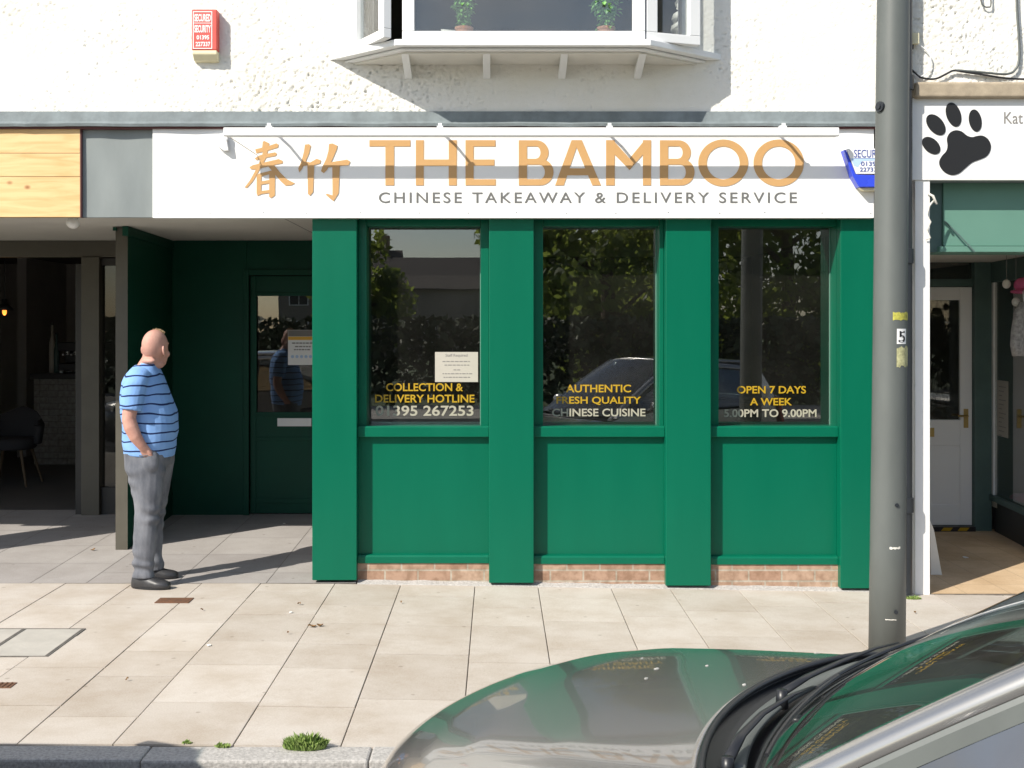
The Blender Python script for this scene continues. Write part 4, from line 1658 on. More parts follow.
b.box(g0 + 0.0004, g1 - 0.0004, YDD, YDD + 0.045, gt, PZ(287, YE))
b.box(g0 + 0.0004, g1 - 0.0004, YDD, YDD + 0.045, PZ(446, YE), gb)
b.box(g0 + 0.0004, g1 - 0.0004, YDD, YDD + 0.045, zb_, PZ(505, YE))
b.box(g0 + 0.0002, g1 - 0.0002, YDD + 0.012, YDD + 0.04, PZ(505, YE) - 0.002, PZ(446, YE) + 0.002)
b.build('door_leaf', M['white'], pd, bevel=0.004)
b = MB()
b.box(g0 - 0.004, g1 + 0.004, YDD + 0.02, YDD + 0.026, gb - 0.004, gt + 0.004)
b.build('pane', M['glass'], pd)
b = MB()
b.box(PX(964.5, YE), PX(969, YE), YDD - 0.006, YDD, PZ(428, YE), PZ(409, YE))
b.tube([(PX(966.7, YE), YDD - 0.005, PZ(416, YE)), (PX(966.7, YE), YDD - 0.05, PZ(416, YE)), (PX(957, YE), YDD - 0.055, PZ(415.5, YE))], 0.009, 8)
b.build('door_handle', M['brass'], pd)
b = MB()
b.box(PX(926, YE), PX(935, YE), YDD - 0.005, YDD, PZ(437, YE), PZ(428, YE))
b.build('letter_plate', M['brass'], pd, bevel=0.002)
b = MB()
b.box(XE0 + 0.02, PX(973, YE), YE - 0.06, YE + 0.08, zf - 0.01, zf + 0.042)
b.build('door_step', M['black'], pet)
b = MB()
for px in (937, 944.5, 959, 966.5):
    pass
for px in (944, 960.5):
    x_ = PX(px, YE)
    b.prism_xz([(x_ - 0.05, zf + 0.008), (x_ + 0.03, zf + 0.008), (x_ + 0.055, zf + 0.036), (x_ - 0.025, zf + 0.036)], YE - 0.0622, YE - 0.0602)
b.build('hazard_stripe', M['yellow'], pet)
# return display window
Xf = lambda y: 4.34 - 0.1 * (YE - y)
xw0, xw1 = Xf(YE) + 0.0, Xf(0.5)
ya, yz = YE - 0.03, 0.35


def side(b, z0, z1, off0, off1, y0=ya, y1=yz):
    b.quadbox([(Xf(y0) + off0, y0, z0), (Xf(y0) + off1, y0, z0), (Xf(y1) + off1, y1, z0), (Xf(y1) + off0, y1, z0),
               (Xf(y0) + off0, y0, z1), (Xf(y0) + off1, y0, z1), (Xf(y1) + off1, y1, z1), (Xf(y1) + off0, y1, z1)])


b = MB()
side(b, -0.1, 0.215, 0.03, 0.1)
b.build('stall_riser', M['blackframe'], pet)
b = MB()
side(b, 2.12, 2.299, 0.0, 0.08)
b.build('window_rail', M['bottle'], pet, bevel=0.003)
b = MB()
side(b, 0.2155, 0.262, -0.02, 0.1)
b.build('window_rail', M['bottle'], pet, bevel=0.003)
b = MB()
side(b, 0.2625, 2.1195, 0.005, 0.04, ya, ya - 0.045)
side(b, 0.2625, 2.1195, 0.005, 0.04, 0.42, 0.36)
b.build('window_bar', M['white'], pet)
b = MB()
side(b, 0.2625, 2.1195, 0.02, 0.026, ya - 0.045, 0.42)
b.build('display_pane', M['glass'], pet)
b = MB()
b.box(4.36, 8.0, 0.3, 2.5, 0.15, 0.21)
b.build('display_floor', M['offwhite'], pet)
b = MB()
b.box(XE0 - 0.1, 8.0, 4.4, 4.5, -0.2, 2.4)
b.box(XE0 - 0.1, XE0 - 0.001, YE + 0.11, 4.4, -0.2, 2.4)
b.box(5.9, 6.0, 0.1, 4.4, -0.2, 2.4)
b.box(4.3, 8.0, 0.08, 0.12, -0.2, 0.3)
b.build('inner_wall', M['shopwall'], pet)
b = MB()
b.box(XE0 - 0.1, 8.0, YE + 0.101, 4.4, 2.30, 2.40)
b.build('inner_ceiling', M['shopwall'], pet)
b = MB()
b.box(XE0, 8.0, YE + 0.09, 4.4, -0.2, zf)
b.build('inner_floor', M['cafefloor'], pet)
b = MB()
b.box(4.33, 6.0, 0.30, 0.36, 0.21, 0.28)
b.build('front_rail', M['bottle'], pet)
b = MB()
b.box(4.4, 6.0, 0.32, 0.326, 0.28, 2.24)
b.build('front_pane', M['glass'], pet)
# entrance floor of the pet shop
bm = bmesh.new()
lay = bm.loops.layers.float_color.new('slab')
rnd = random.Random(4)
for i in range(6):
    for j in range(9):
        x0, x1 = XE0 - 0.05 + i * 0.3, XE0 - 0.05 + i * 0.3 + 0.3
        y0, y1 = -0.045 + j * 0.28, -0.045 + j * 0.28 + 0.28
        g = 0.0012
        f = bm.faces.new([bm.verts.new((x, y, zf + 0.001)) for x, y in ((x0 + g, y0 + g), (x1 - g, y0 + g), (x1 - g, y1 - g), (x0 + g, y1 - g))])
        v = min(1, max(0, rnd.gauss(0.5, 0.3)))
        for lp in f.loops: lp[lay] = (v, v, v, 1)
me = bpy.data.meshes.new('shop_entrance_floor')
bm.to_mesh(me)
bm.free()
me.materials.append(M['buffloor'])
o = bpy.data.objects.new('shop_entrance_floor', me)
C.objects.link(o)
struct(o)
b = MB()
b.box(XE0 - 0.06, 5.0, -0.046, YE + 0.1, zf - 0.1, zf - 0.003)
struct(b.build('floor_bed', M['mortar']))

# sign of the pet shop
YQ = -0.06
t = thing('shop_sign', 'white pet shop sign with a big black paw print', 'sign', (PX(972, YQ), YQ, PZ(180, YQ)))
b = MB()
b.box(PX(912.3, YQ), 5.2, YQ, -0.011, PZ(180, YQ), PZ(98, YQ))
b.build('board', M['white'], t, bevel=0.002)
b = MB()
yy = YQ - 0.0005


def pw(cx, cy): return (PX(910 + cx / 6.404, yy), PZ(80 + cy / 6.404, yy))


def ell(cx, cy, a_, c_, rot):
    r = radians(rot)
    return [pw(cx + a_ * cos(k) * cos(r) - c_ * sin(k) * sin(r), cy + a_ * cos(k) * sin(r) + c_ * sin(k) * cos(r)) for k in [2 * pi * i / 32 for i in range(32)]]


for k, (cx, cy, a_, c_, rot) in enumerate(((135, 420, 68, 44, 42), (165, 287, 78, 48, 50), (278, 222, 80, 46, 72), (417, 260, 72, 40, 80))):
    b.prism_xz(ell(cx, cy, a_, c_, rot), yy - 0.004, yy)
pad = [(290, 322), (330, 330), (362, 355), (395, 366), (430, 358), (465, 357), (500, 380), (517, 420), (510, 460), (485, 492), (440, 512), (395, 530), (350, 568), (310, 600), (265, 609), (220, 590), (192, 555), (187, 520), (205, 485), (232, 455), (240, 420), (236, 375), (255, 338)]
n_ = len(pad)
sm = []
for i in range(n_):
    p0, p1, p2, p3 = [pad[(i + k) % n_] for k in (-1, 0, 1, 2)]
    for s_ in (0, .33, .66):
        sm.append(tuple(0.5 * (2 * p1[q] + (-p0[q] + p2[q]) * s_ + (2 * p0[q] - 5 * p1[q] + 4 * p2[q] - p3[q]) * s_ ** 2 + (-p0[q] + 3 * p1[q] - 3 * p2[q] + p3[q]) * s_ ** 3) for q in (0, 1)))
b.prism_xz([pw(*p) for p in sm], yy - 0.004, yy)
b.build('paw_print', M['paw'], t)
b = MB()
b.text('Kat', *[pw(602, 0)[0], pw(722, 0)[0]], pw(0, 280)[1], pw(0, 205)[1], yy - 0.002, yy)
b.build('grey_lettering', M['papergrey'], t)

# goods in the display
t = thing('garment', 'pale patterned garment hanging in the pet shop window', 'garment', (4.62, 1.0, 1.4))
gy = 1.1
dpx = lambda p: (p - 497) / F * (DIST + gy)
b = MB()
b.loft([[(dpx(1024 + w_ * sx_), gy + dy_, PZ(zp, gy)) for sx_, dy_ in ((-1, 0), (-.5, -.04), (0, .0), (.5, -.05), (1, 0), (.5, .05), (-.5, .05))] for w_, zp in ((4, 302), (10, 312), (13, 330), (14, 345), (12, 356))])
b.build('cloth_body', M['cloth'], t, smooth=True)
b = MB()
b.tube([(dpx(1024), gy, PZ(302, gy)), (dpx(1023), gy, PZ(292, gy)), (dpx(1026), gy, PZ(288, gy))], 0.004, 6)
b.build('hanger_hook', M['steel'], t)
for k, (px, py, r, lab) in enumerate(((1006.5, 284, 4.5, 'upper white bobble hanging in the pet shop window'), (1016, 302, 4, 'lower white bobble hanging beside the patterned garment'))):
    t = thing('hanging_toy', lab, 'toy', (*P(px, py, 1.3)[:2], P(px, py + r, 1.3)[2]), group='white bobbles in the pet shop window')
    c = P(px, py, 1.3)
    b = MB()
    b.ellipsoid(c, (0.032, 0.03, 0.036), 14, 9)
    b.ellipsoid((c[0], c[1] - 0.024, c[2] - 0.01), (0.012, 0.012, 0.012), 8, 6)
    b.build('bobble', M['offwhite'], t, smooth=True)
    b = MB()
    b.tube([(c[0], c[1], c[2] + 0.03), (c[0], c[1], 2.3)], 0.002, 5)
    b.build('string', M['papergrey'], t)
t = thing('pet_bed', 'round pink pet bed on the floor of the display window', 'pet bed', (4.52, 2.1, 0.21))
c = (4.52, 2.1, 0.211)
b = MB()
prof = [(r_ * .62, h_ * .7) for r_, h_ in ((0.02, 0.05), (0.12, 0.05), (0.13, 0.09), (0.17, 0.12), (0.21, 0.09), (0.22, 0.03), (0.19, 0.0), (0.02, 0.0))]
b.lathe(prof, c, 28)
b.build('cushion', M['pink'], t, smooth=True)
t = thing('pink_hat', 'pink knitted hat shape on a stand at the top of the display window', 'hat', P(1022, 292, 1.3))
b = MB()
c = P(1023, 285, 1.3)
b.ellipsoid(c, (0.07, 0.06, 0.06), 16, 10)
b.lathe([(0.05, -0.07), (0.09, -0.06), (0.09, -0.045), (0.05, -0.035)], c, 20)
b.build('hat_crown', M['pink'], t, smooth=True)
for k, (y0, y1, z0, z1, lab) in enumerate(((2.26, 1.98, 0.79, 1.27, 'white typed sheet stuck on the pet shop display glass'),)):
    t = thing('paper_notice', lab, 'notice', (Xf(2.1) + 0.03, 2.1, z0))
    b = MB()
    side(b, z0, z1, 0.0165, 0.0185, y0, y1)
    b.build('sheet', M['paper'], t)
    b = MB()
    for q in range(12):
        zz = z1 - 0.05 - q * 0.038
        side(b, zz - 0.006, zz, 0.0152, 0.0162, y0 - 0.05, y1 + 0.05 + 0.05 * (q % 3))
    b.build('print', M['papergrey'], t)
t = thing('display_rack', 'white slanted display rack in the pet shop window', 'rack', (4.5, 0.75, 0.21))
b = MB()
b.tube([(4.42, 0.72, 0.212), (4.52, 0.8, 1.3)], 0.014, 8)
b.tube([(4.62, 1.0, 0.212), (4.52, 0.8, 1.3)], 0.014, 8)
b.tube([(4.72, 0.6, 0.212), (4.52, 0.8, 1.3)], 0.014, 8)
b.build('rack_leg', M['white'], t)
b = MB()
for q in (0.35, 0.62, 0.9):
    b.box(4.46, 4.66, 0.68, 0.9, q, q + 0.012)
b.build('shelf', M['offwhite'], t)

# twisted white cloth tied to the pier, pale strip at its foot
t = thing('twisted_tie', 'knotted white plastic tie hanging from the corner of the white pier', 'tie', (XE0, -0.06, 2.55))
b = MB()
x0 = XE0 - 0.01
pts = [(PX(928, -.07), -0.062, PZ(193, -.07)), (PX(933, -.07), -0.07, PZ(196, -.07)), (PX(937, -.07), -0.065, PZ(204, -.07)), (PX(934, -.07), -0.06, PZ(201, -.07)),
       (PX(929, -.07), -0.07, PZ(206, -.07)), (PX(927, -.07), -0.068, PZ(215, -.07)), (PX(930, -.07), -0.075, PZ(222, -.07)), (PX(927, -.07), -0.066, PZ(230, -.07)), (PX(930, -.07), -0.072, PZ(238, -.07)), (PX(926, -.07), -0.062, PZ(240, -.07))]
b.tube(pts, [0.006, 0.009, 0.008, 0.008, 0.009, 0.007, 0.009, 0.007, 0.008, 0.004], 8)
b.build('tie_cord', M['offwhite'], t, smooth=True)
t = thing('plastic_strip', 'pale tapering strip leaning inside the entrance against the white pier', 'strip', (*P(943, 560, 0.6)[:2], zf))
b = MB()
yy = 0.55
b.prism_xz([(PX(930, yy), PZ(520, yy)), (PX(934, yy), PZ(530, yy)), (PX(942, yy), PZ(575, yy)), (PX(939, yy), zf + 0.003), (PX(931, yy), zf + 0.003)], yy, yy + 0.012)
b.build('strip_sheet', M['offwhite'], t)

# ------------------------------------------------------------------ drain pipe, junction box, cables
t = thing('drain_pipe', 'dark vertical drain pipe just behind the grey lamp post', 'pipe', (2.705, -0.13, gz(2.7)))
xp, yp = 2.708, -0.13
b = MB()
b.tube([(xp, yp, gz(2.7) + 0.02), (xp, yp, 5.6)], 0.048, 20)
b.build('pipe', M['pipe'], t, smooth=False)
for z in (0.55, 2.2, 3.35, 4.6):
    b = MB()
    b.lathe([(0.048, -0.05), (0.058, -0.048), (0.058, 0.048), (0.048, 0.05)], (xp, yp, z), 20)
    b.box(xp - 0.052, xp + 0.052, yp + 0.03, yp + 0.085, z - 0.02, z + 0.02)
    b.build('pipe_collar', M['pipe'], t)
t = thing('junction_box', 'small cream junction box on the wall beside the drain pipe', 'junction box', P(913, 44, YW))
b = MB()
yy = -0.10
b.box(PX(906.5, yy), PX(919.5, yy), yy, YW + 0.01, PZ(44, yy), PZ(32.5, yy))
b.build('box_cover', M['creamplastic'], t, bevel=0.005)
b = MB()
b.lathe([(0.012, -0.03), (0.012, 0.0)], (PX(913, yy), yy + 0.02, PZ(44.2, yy)), 10)
b.build('cable_gland', M['black'], t)


def cable(name, lab, pts, r, m, Y=-0.075):
    P3 = [P(x, y, Y + (k[0] if k else 0)) for x, y, *k in pts]
    # smooth the run
    out_ = []
    n = len(P3)
    for i in range(n - 1):
        p0, p1, p2, p3 = [Vector(P3[max(0, min(n - 1, i + k))]) for k in (-1, 0, 1, 2)]
        for s_ in (0, .25, .5, .75):
            out_.append(0.5 * (2 * p1 + (-p0 + p2) * s_ + (2 * p0 - 5 * p1 + 4 * p2 - p3) * s_ ** 2 + (-p0 + 3 * p1 - 3 * p2 + p3) * s_ ** 3))
    out_.append(Vector(P3[-1]))
    b = MB()
    b.tube(out_, r, 7)
    o = b.build(name, M[m], None, base=out_[0], smooth=True)
    tag(o, lab, 'cable', 'cables on the wall above the pet shop')


cable('cable', 'black cable sagging along the top of the stone beam', [(910, 68), (914, 72), (920, 77), (930, 79), (938, 78), (948, 73), (954, 70.5), (965, 72), (985, 75), (1005, 78), (1030, 79), (1060, 76)], 0.007, 'black')
cable('cable', 'grey cable dropping down the wall and turning along the stone beam', [(1016, -30), (1017, 10), (1019, 40), (1019, 60), (1015, 70), (1006, 74), (985, 72.5), (955, 70)], 0.008, 'post')
cable('cable', 'thin white cable looping down from the cream junction box', [(913, 45), (921, 46), (929, 54), (931, 62), (928, 71), (920, 77), (914, 74)], 0.004, 'upvc')
cable('cable', 'short grey loop of cable high on the wall above the paw sign', [(979, -30), (981, 0), (984, 6), (988, 7), (991, 3), (989, -30)], 0.005, 'post')

# ------------------------------------------------------------------ lamp post
DP = 6.4
YPo = DP - DIST
xb_ = (887.6 - 497) / F * DP
lp = thing('lamp_post', 'thick grey painted lamp post in front of the white pier', 'lamp post', (xb_, YPo, gz(xb_)))
b = MB()
zs_ = [gz(xb_) - 0.02, 0.4, 1.2, 1.22, 2.2, 3.4, 6.2]
def postx(z): return xb_ - 0.003 + 0.0097 * z
def pr(z): return float(np.interp(z, [0, 1.35, 3.43, 6.2], [.0975, .0915, .0865, .079]))
rings = []
for z in (gz(xb_) - 0.02, 0.5, 1.0, 1.3, 1.8, 2.4, 3.0, 3.6, 5, 6.2):
    r = pr(z)
    rings.append([(postx(z) + r * cos(a), YPo + r * sin(a), z) for a in [2 * pi * k / 40 for k in range(40)]])
b.loft(rings)
b.build('column', M['post'], lp, smooth=True)
def on_post(z, ang, off=0.0):
    r = pr(z) + off
    a = radians(-90 + ang)
    return (postx(z) + r * cos(a), YPo + r * sin(a), z), a
def post_patch(z0, z1, a0, a1, m, name, off=0.0012, th=0.001, nz_=6, rag=0.0, seed=1):
    rr = random.Random(seed)
    b = MB()
    n = 10
    edge = [(rr.uniform(-rag, rag), rr.uniform(-rag, rag)) for _ in range(n + 1)]
    inner, outer = [], []
    for j in range(2):
        for i in range(n + 1):
            ang = a0 + (a1 - a0) * i / n
            z = (z0 + edge[i][0]) if j == 0 else (z1 + edge[i][1])
            (inner if j == 0 else outer).append((ang, z))
    V = []
    for o_ in (off, off - th):
        V.append([[b.b.verts.new(on_post(z, ang, o_)[0]) for ang, z in row] for row in (inner, outer)])
    for i in range(n):
        b.b.faces.new((V[0][0][i], V[0][0][i + 1], V[0][1][i + 1], V[0][1][i]))
        b.b.faces.new((V[1][0][i], V[1][1][i], V[1][1][i + 1], V[1][0][i + 1]))
        b.b.faces.new((V[0][0][i], V[1][0][i], V[1][0][i + 1], V[0][0][i + 1]))
        b.b.faces.new((V[0][1][i], V[0][1][i + 1], V[1][1][i + 1], V[1][1][i]))
    return b.build(name, m, lp)
pz = lambda y: PZ(y, YPo - 0.09)
post_patch(pz(344), pz(328.8), 4, 44, M['white'], 'number_plate')
M['sticker'] = mat('worn yellow sticker', (0.42, 0.40, 0.07), 0.7, var=0.35, vscale=60)
M['sticker2'] = mat('scraped pale yellow sticker', (0.42, 0.41, 0.22), 0.8, var=0.35, vscale=45)
post_patch(pz(320), pz(312.3), -10, 62, M['sticker'], 'yellow_sticker', rag=0.004)
post_patch(pz(366.5), pz(347), 4, 64, M['sticker2'], 'scraped_sticker', rag=0.008, seed=4)
b = MB()
b.text('5', -0.022, 0.022, pz(342.5), pz(331), 0, 0.001, bold=0.012)
for v in b.b.verts:
    ang = 24 + math.degrees(v.co.x / 0.09)
    p, _ = on_post(v.co.z, ang, 0.0022 - v.co.y)
    v.co = p
b.build('number', M['paw'], lp)
for z, ang in ((pz(505), 8), (pz(612), 8)):
    p, a = on_post(z, ang)
    b = MB()
    d = Vector((cos(a), sin(a), 0))
    b.tube([Vector(p) - d * 0.004, Vector(p) + d * 0.006], 0.011, 8)
    b.build('bolt', M['pipe'], lp)
p, a = on_post(pz(105), -62)
d = Vector((cos(a), sin(a), 0))
b = MB()
b.tube([Vector(p) - d * 0.01, Vector(p) + d * 0.012], 0.028, 16)
b.tube([Vector(p) + d * 0.0121, Vector(p) + d * 0.02], 0.014, 12)
b.build('cap_plug', M['pipe'], lp)
post_patch(pz(549), pz(547), -14, 22, M['offwhite'], 'paint_scrape', rag=0.003, seed=9)
post_patch(pz(620), pz(619.2), -25, 10, M['offwhite'], 'paint_scrape', rag=0.001, seed=2)
# door of the base
post_patch(0.30, 0.86, 84, 130, M['post'], 'access_door', off=0.004, th=0.003)
b = MB()
b.tube([(postx(6.2), YPo, 6.2), (postx(6.5), YPo - 0.1, 6.7), (postx(6.5), YPo - 0.8, 6.9)], [0.06, 0.05, 0.04], 12)
b.build('bracket_arm', M['post'], lp, smooth=True)
b = MB()
b.ellipsoid((postx(6.5), YPo - 1.05, 6.9), (0.12, 0.32, 0.08), 18, 10)
b.build('lantern', M['offwhite'], lp, smooth=True)

# ------------------------------------------------------------------ the man
def fuse(b, name, m, parent, voxel=0.008, smooth=4, post=None):
    """overlapping closed shells grown together into one continuous skin"""
    bmesh.ops.recalc_face_normals(b.b, faces=b.b.faces)
    me = bpy.data.meshes.new('raw')
    b.b.to_mesh(me)
    b.b.free()
    o = bpy.data.objects.new('raw', me)
    C.objects.link(o)
    r = o.modifiers.new('r', 'REMESH')
    r.mode = 'VOXEL'
    r.voxel_size = voxel
    s_ = o.modifiers.new('s', 'SMOOTH')
    s_.factor = 0.5
    s_.iterations = smooth
    dg = bpy.context.evaluated_depsgraph_get()
    dg.update()
    me2 = bpy.data.meshes.new_from_object(o.evaluated_get(dg))
    C.objects.unlink(o)
    bpy.data.objects.remove(o)
    me2.name = name
    me2.materials.clear()
    me2.materials.append(m)
    if post:
        for v in me2.vertices:
            v.co = post(v.co)
    for p in me2.polygons: p.use_smooth = True
    q = bpy.data.objects.new(name, me2)
    C.objects.link(q)
    q.parent = parent
    return q


man = thing('person', 'bald man in blue striped t-shirt and grey jeans standing by the green doorway', 'person', (PX(148.3, -0.05), -0.02, 0.0))


man.scale = (0.95, 0.95, 1.0)


def ell_ring(z, x0, x1, hw, n=28, tilt=0.0, yc=0.0, e=2.3):
    cx, rx = (x0 + x1) / 2, (x1 - x0) / 2
    r = []
    for k in range(n):
        a = 2 * pi * k / n
        ca, sa = cos(a), sin(a)
        ca = math.copysign(abs(ca) ** (2 / e), ca)
        sa = math.copysign(abs(sa) ** (2 / e), sa)
        r.append((cx + rx * ca, yc + hw * sa, z + tilt * ca))
    return r


torso = [(0.84, -.165, .165, .195), (0.89, -.172, .172, .200), (0.95, -.178, .184, .205), (1.02, -.182, .194, .208), (1.09, -.188, .197, .208), (1.16, -.196, .188, .206), (1.23, -.198, .162, .203), (1.30, -.194, .134, .202), (1.36, -.182, .106, .198), (1.41, -.160, .085, .175), (1.445, -.128, .066, .135), (1.475, -.098, .056, .092), (1.495, -.085, .052, .072)]


def limb(b, pts, n=16):
    """pts: (x, y, z, rx, ry) rings roughly along z or any axis"""
    P3 = [Vector(p[:3]) for p in pts]
    rings = []
    for i, p in enumerate(pts):
        t = (P3[min(i + 1, len(pts) - 1)] - P3[max(i - 1, 0)]).normalized()
        ux = Vector((1, 0, 0)) - t * t.x
        ux.normalize()
        uy = t.cross(ux)
        rings.append([P3[i] + ux * p[3] * cos(a) + uy * p[4] * sin(a) for a in [2 * pi * k / n for k in range(n)]])
    b.loft(rings)


HR = Matrix.Rotation(radians(70), 3, 'Z') * 1.03
HC = Vector((0.035, 0, 1.58))


def H(p):
    return HC + HR @ (Vector(p) - HC)


b = MB()
b.loft([ell_ring(z, x0 + .014, x1 - .014, hw - .014) for z, x0, x1, hw in torso])
# neck and head
limb(b, [(-.035, 0, 1.40, .075, .085), (-.015, 0, 1.46, .070, .070), (.008, 0, 1.50, .066, .064), (.03, 0, 1.56, .066, .062)])
hd = HR
b.ellipsoid(H((.038, 0, 1.605)), (.103, .079, .104), 24, 16, hd)
b.ellipsoid(H((.075, 0, 1.575)), (.072, .064, .085), 20, 12, hd)
b.ellipsoid(H((.082, 0, 1.525)), (.066, .056, .060), 18, 10, hd)
b.ellipsoid(H((.122, 0, 1.492)), (.026, .030, .022), 14, 8, hd)
b.ellipsoid(H((.060, 0, 1.485)), (.062, .052, .035), 16, 8, hd)
b.ellipsoid(H((.128, 0, 1.618)), (.020, .052, .014), 14, 8, hd)
b.loft([[H(q) for q in r] for r in (
    [(.135, -.010, 1.60), (.135, .010, 1.60), (.150, .006, 1.60), (.150, -.006, 1.60)],
    [(.135, -.017, 1.56), (.135, .017, 1.56), (.171, .011, 1.562), (.171, -.011, 1.562)],
    [(.135, -.015, 1.548), (.135, .015, 1.548), (.160, .010, 1.548), (.160, -.010, 1.548)])])
b.ellipsoid(H((.140, 0, 1.527)), (.013, .024, .006), 12, 6, hd)
b.ellipsoid(H((.138, 0, 1.516)), (.013, .021, .007), 12, 6, hd)
for s_ in (-1, 1):
    er = HR @ Matrix.Rotation(radians(-14), 3, 'Y') @ Matrix.Rotation(radians(18) * -s_, 3, 'Z')
    b.ellipsoid(H((.028, s_ * .083, 1.570)), (.021, .010, .034), 14, 10, er)
    b.ellipsoid(H((.022, s_ * .088, 1.574)), (.018, .006, .030), 14, 10, er)
    b.ellipsoid(H((.035, s_ * .084, 1.545)), (.010, .008, .012), 10, 6, er)
    b.ellipsoid(H((.112, s_ * .040, 1.548)), (.030, .024, .024), 12, 8, hd)
# nape roll
b.ellipsoid(H((-.030, 0, 1.505)), (.030, .055, .022), 14, 8, hd)
# arms
for s_ in (-1, 1):
    limb(b, [(-.035, s_ * .165, 1.405, .058, .055), (-.045, s_ * .205, 1.34, .060, .056), (-.058, s_ * .228, 1.25, .054, .050), (-.068, s_ * .240, 1.16, .049, .046), (-.070, s_ * .244, 1.125, .048, .045), (-.055, s_ * .246, 1.075, .050, .044), (-.025, s_ * .240, 1.01, .044, .038), (.010, s_ * .222, .955, .034, .029), (.026, s_ * .208, .930, .032, .026)])
    # hand: palm, four fingers down inside the pocket, thumb along the outside
    limb(b, [(.022, s_ * .210, .938, .033, .024), (.038, s_ * .192, .900, .041, .020), (.048, s_ * .182, .862, .040, .018)])
    for k in range(4):
        L = [.062, .074, .070, .054][k]
        xk = .072 - k * .019
        b.tube([(xk - .012, s_ * .184, .875), (xk, s_ * .180, .85), (xk + .006, s_ * .174, .85 - L * .55), (xk + .004, s_ * .168, .85 - L)], [.0105, .010, .009, .007], 8)
    b.tube([(.046, s_ * .212, .922), (.066, s_ * .206, .900), (.078, s_ * .192, .878)], [.013, .0115, .009], 8)
# legs
LEG = {-1: [(-.005, -.095, .90, .150, .105), (.004, -.100, .80, .142, .104), (.012, -.110, .70, .122, .098), (.018, -.118, .60, .103, .088), (.020, -.122, .50, .088, .077), (.016, -.124, .43, .082, .072), (.006, -.128, .33, .080, .069), (-.002, -.130, .23, .076, .064), (-.002, -.132, .13, .075, .062), (-.002, -.132, .07, .080, .065)],
       1: [(.005, .095, .90, .148, .105), (.010, .100, .80, .135, .102), (.004, .110, .70, .117, .094), (-.004, .125, .58, .098, .084), (-.014, .138, .47, .086, .076), (-.022, .146, .36, .080, .070), (-.026, .156, .24, .075, .064), (-.026, .164, .13, .073, .062), (-.026, .168, .065, .078, .065)]}
for s_ in (-1, 1):
    limb(b, [(p[0], p[1], p[2], p[3] - .016, p[4] - .014) for p in LEG[s_][:-2]] + [(LEG[s_][-2][0], LEG[s_][-2][1], .10, .040, .036), (LEG[s_][-1][0] + .02, LEG[s_][-1][1], .05, .045, .036)])
fuse(b, 'body', M['skin'], man, 0.0052, 3)

for s_ in (-1, 1):
    b = MB()
    b.ellipsoid(H((.124, s_ * .030, 1.588)), (.013, .013, .012), 12, 8)
    b.build('eye', M['paper'], man, local=True, smooth=True)

b = MB()
rr = random.Random(8)
for k in range(150):
    a, r_ = rr.random() * 6.28, rr.random() ** .5
    px_, py_ = .075 + .035 * r_ * cos(a), .045 * r_ * sin(a)
    zt_ = 1.605 + .104 * sqrt(max(0, 1 - ((px_ - .038) / .103) ** 2 - (py_ / .079) ** 2))
    p = H((px_, py_, zt_ - .002))
    d = Vector((rr.uniform(-.3, .8), rr.uniform(-.5, .5), .9)).normalized() * rr.uniform(.008, .018)
    b.tube([p, p + d * .6, p + d + Vector((.003, 0, -.002))], [.0014, .0012, .0006], 4)
b.build('hair', M['hair'], man, local=True)

b = MB()
b.loft([ell_ring(z, x0, x1, hw, tilt=(-.012 if z < 0.9 else 0)) for z, x0, x1, hw in [(.872, -.172, .172, .199)] + torso[1:-1]])
for s_ in (-1, 1):
    limb(b, [(-.015, s_ * .120, 1.425, .066, .050), (-.030, s_ * .165, 1.405, .075, .060), (-.040, s_ * .205, 1.345, .079, .068), (-.050, s_ * .228, 1.27, .078, .068), (-.058, s_ * .238, 1.205, .078, .066), (-.060, s_ * .241, 1.185, .077, .065)])
b.loft([ell_ring(z, -.082 + k * .012, .060 + k * .004, .078 - k * .004) for z, k in ((1.46, 0), (1.49, 1))])


def drape(v):
    n_ = noise.noise(Vector((v.x * 6, v.y * 6, v.z * 6))) * 0.005
    n_ += sin(v.x * 30 + v.z * 45 + 4 * noise.noise(Vector((v.x * 4, v.y * 4, v.z * 4)))) * 0.0022 * (1.4 - min(1, abs(v.z - 0.98) * 2.5))
    d = Vector((v.x, v.y, 0))
    if d.length > 1e-4: d.normalize()
    return v + d * n_


sh = fuse(b, 't_shirt', M['shirt'], man, 0.0065, 4, drape)
b = MB()
b.loft([ell_ring(.80, -.155, .155, .195), ell_ring(.86, -.165, .160, .196), ell_ring(.90, -.166, .160, .194), ell_ring(.915, -.160, .155, .19)])
for s_ in (-1, 1):
    limb(b, LEG[s_])
    b.ellipsoid((.052, s_ * .178, .845), (.066, .036, .085), 16, 10)


def crease(v):
    k = 0.35 + 0.9 * math.exp(-((v.z - 0.46) / 0.09) ** 2) + 1.3 * math.exp(-((v.z - 0.13) / 0.09) ** 2) + 0.5 * math.exp(-((v.z - 0.78) / 0.06) ** 2)
    n_ = sin((v.z * 58 + v.x * 16 + 5 * noise.noise(Vector((v.x * 5, v.y * 5, v.z * 5))))) * 0.0085 * k * (0.5 + noise.noise(Vector((v.x * 6, v.y * 6, v.z * 4 + 3)))) + noise.noise(Vector((v.x * 4, v.y * 4, v.z * 5))) * 0.006
    d = Vector((v.x * 0.9, v.y - math.copysign(0.13, v.y), 0))
    if d.length > 1e-4: d.normalize()
    return v + d * n_


fuse(b, 'jeans', M['jeans'], man, 0.0068, 4, crease)
b = MB()
b.tube([(.085, -.178, .905), (.065, -.200, .890), (.03, -.212, .885), (-.01, -.206, .885)], .004, 6)
b.build('pocket_edge', M['jeans'], man, local=True)

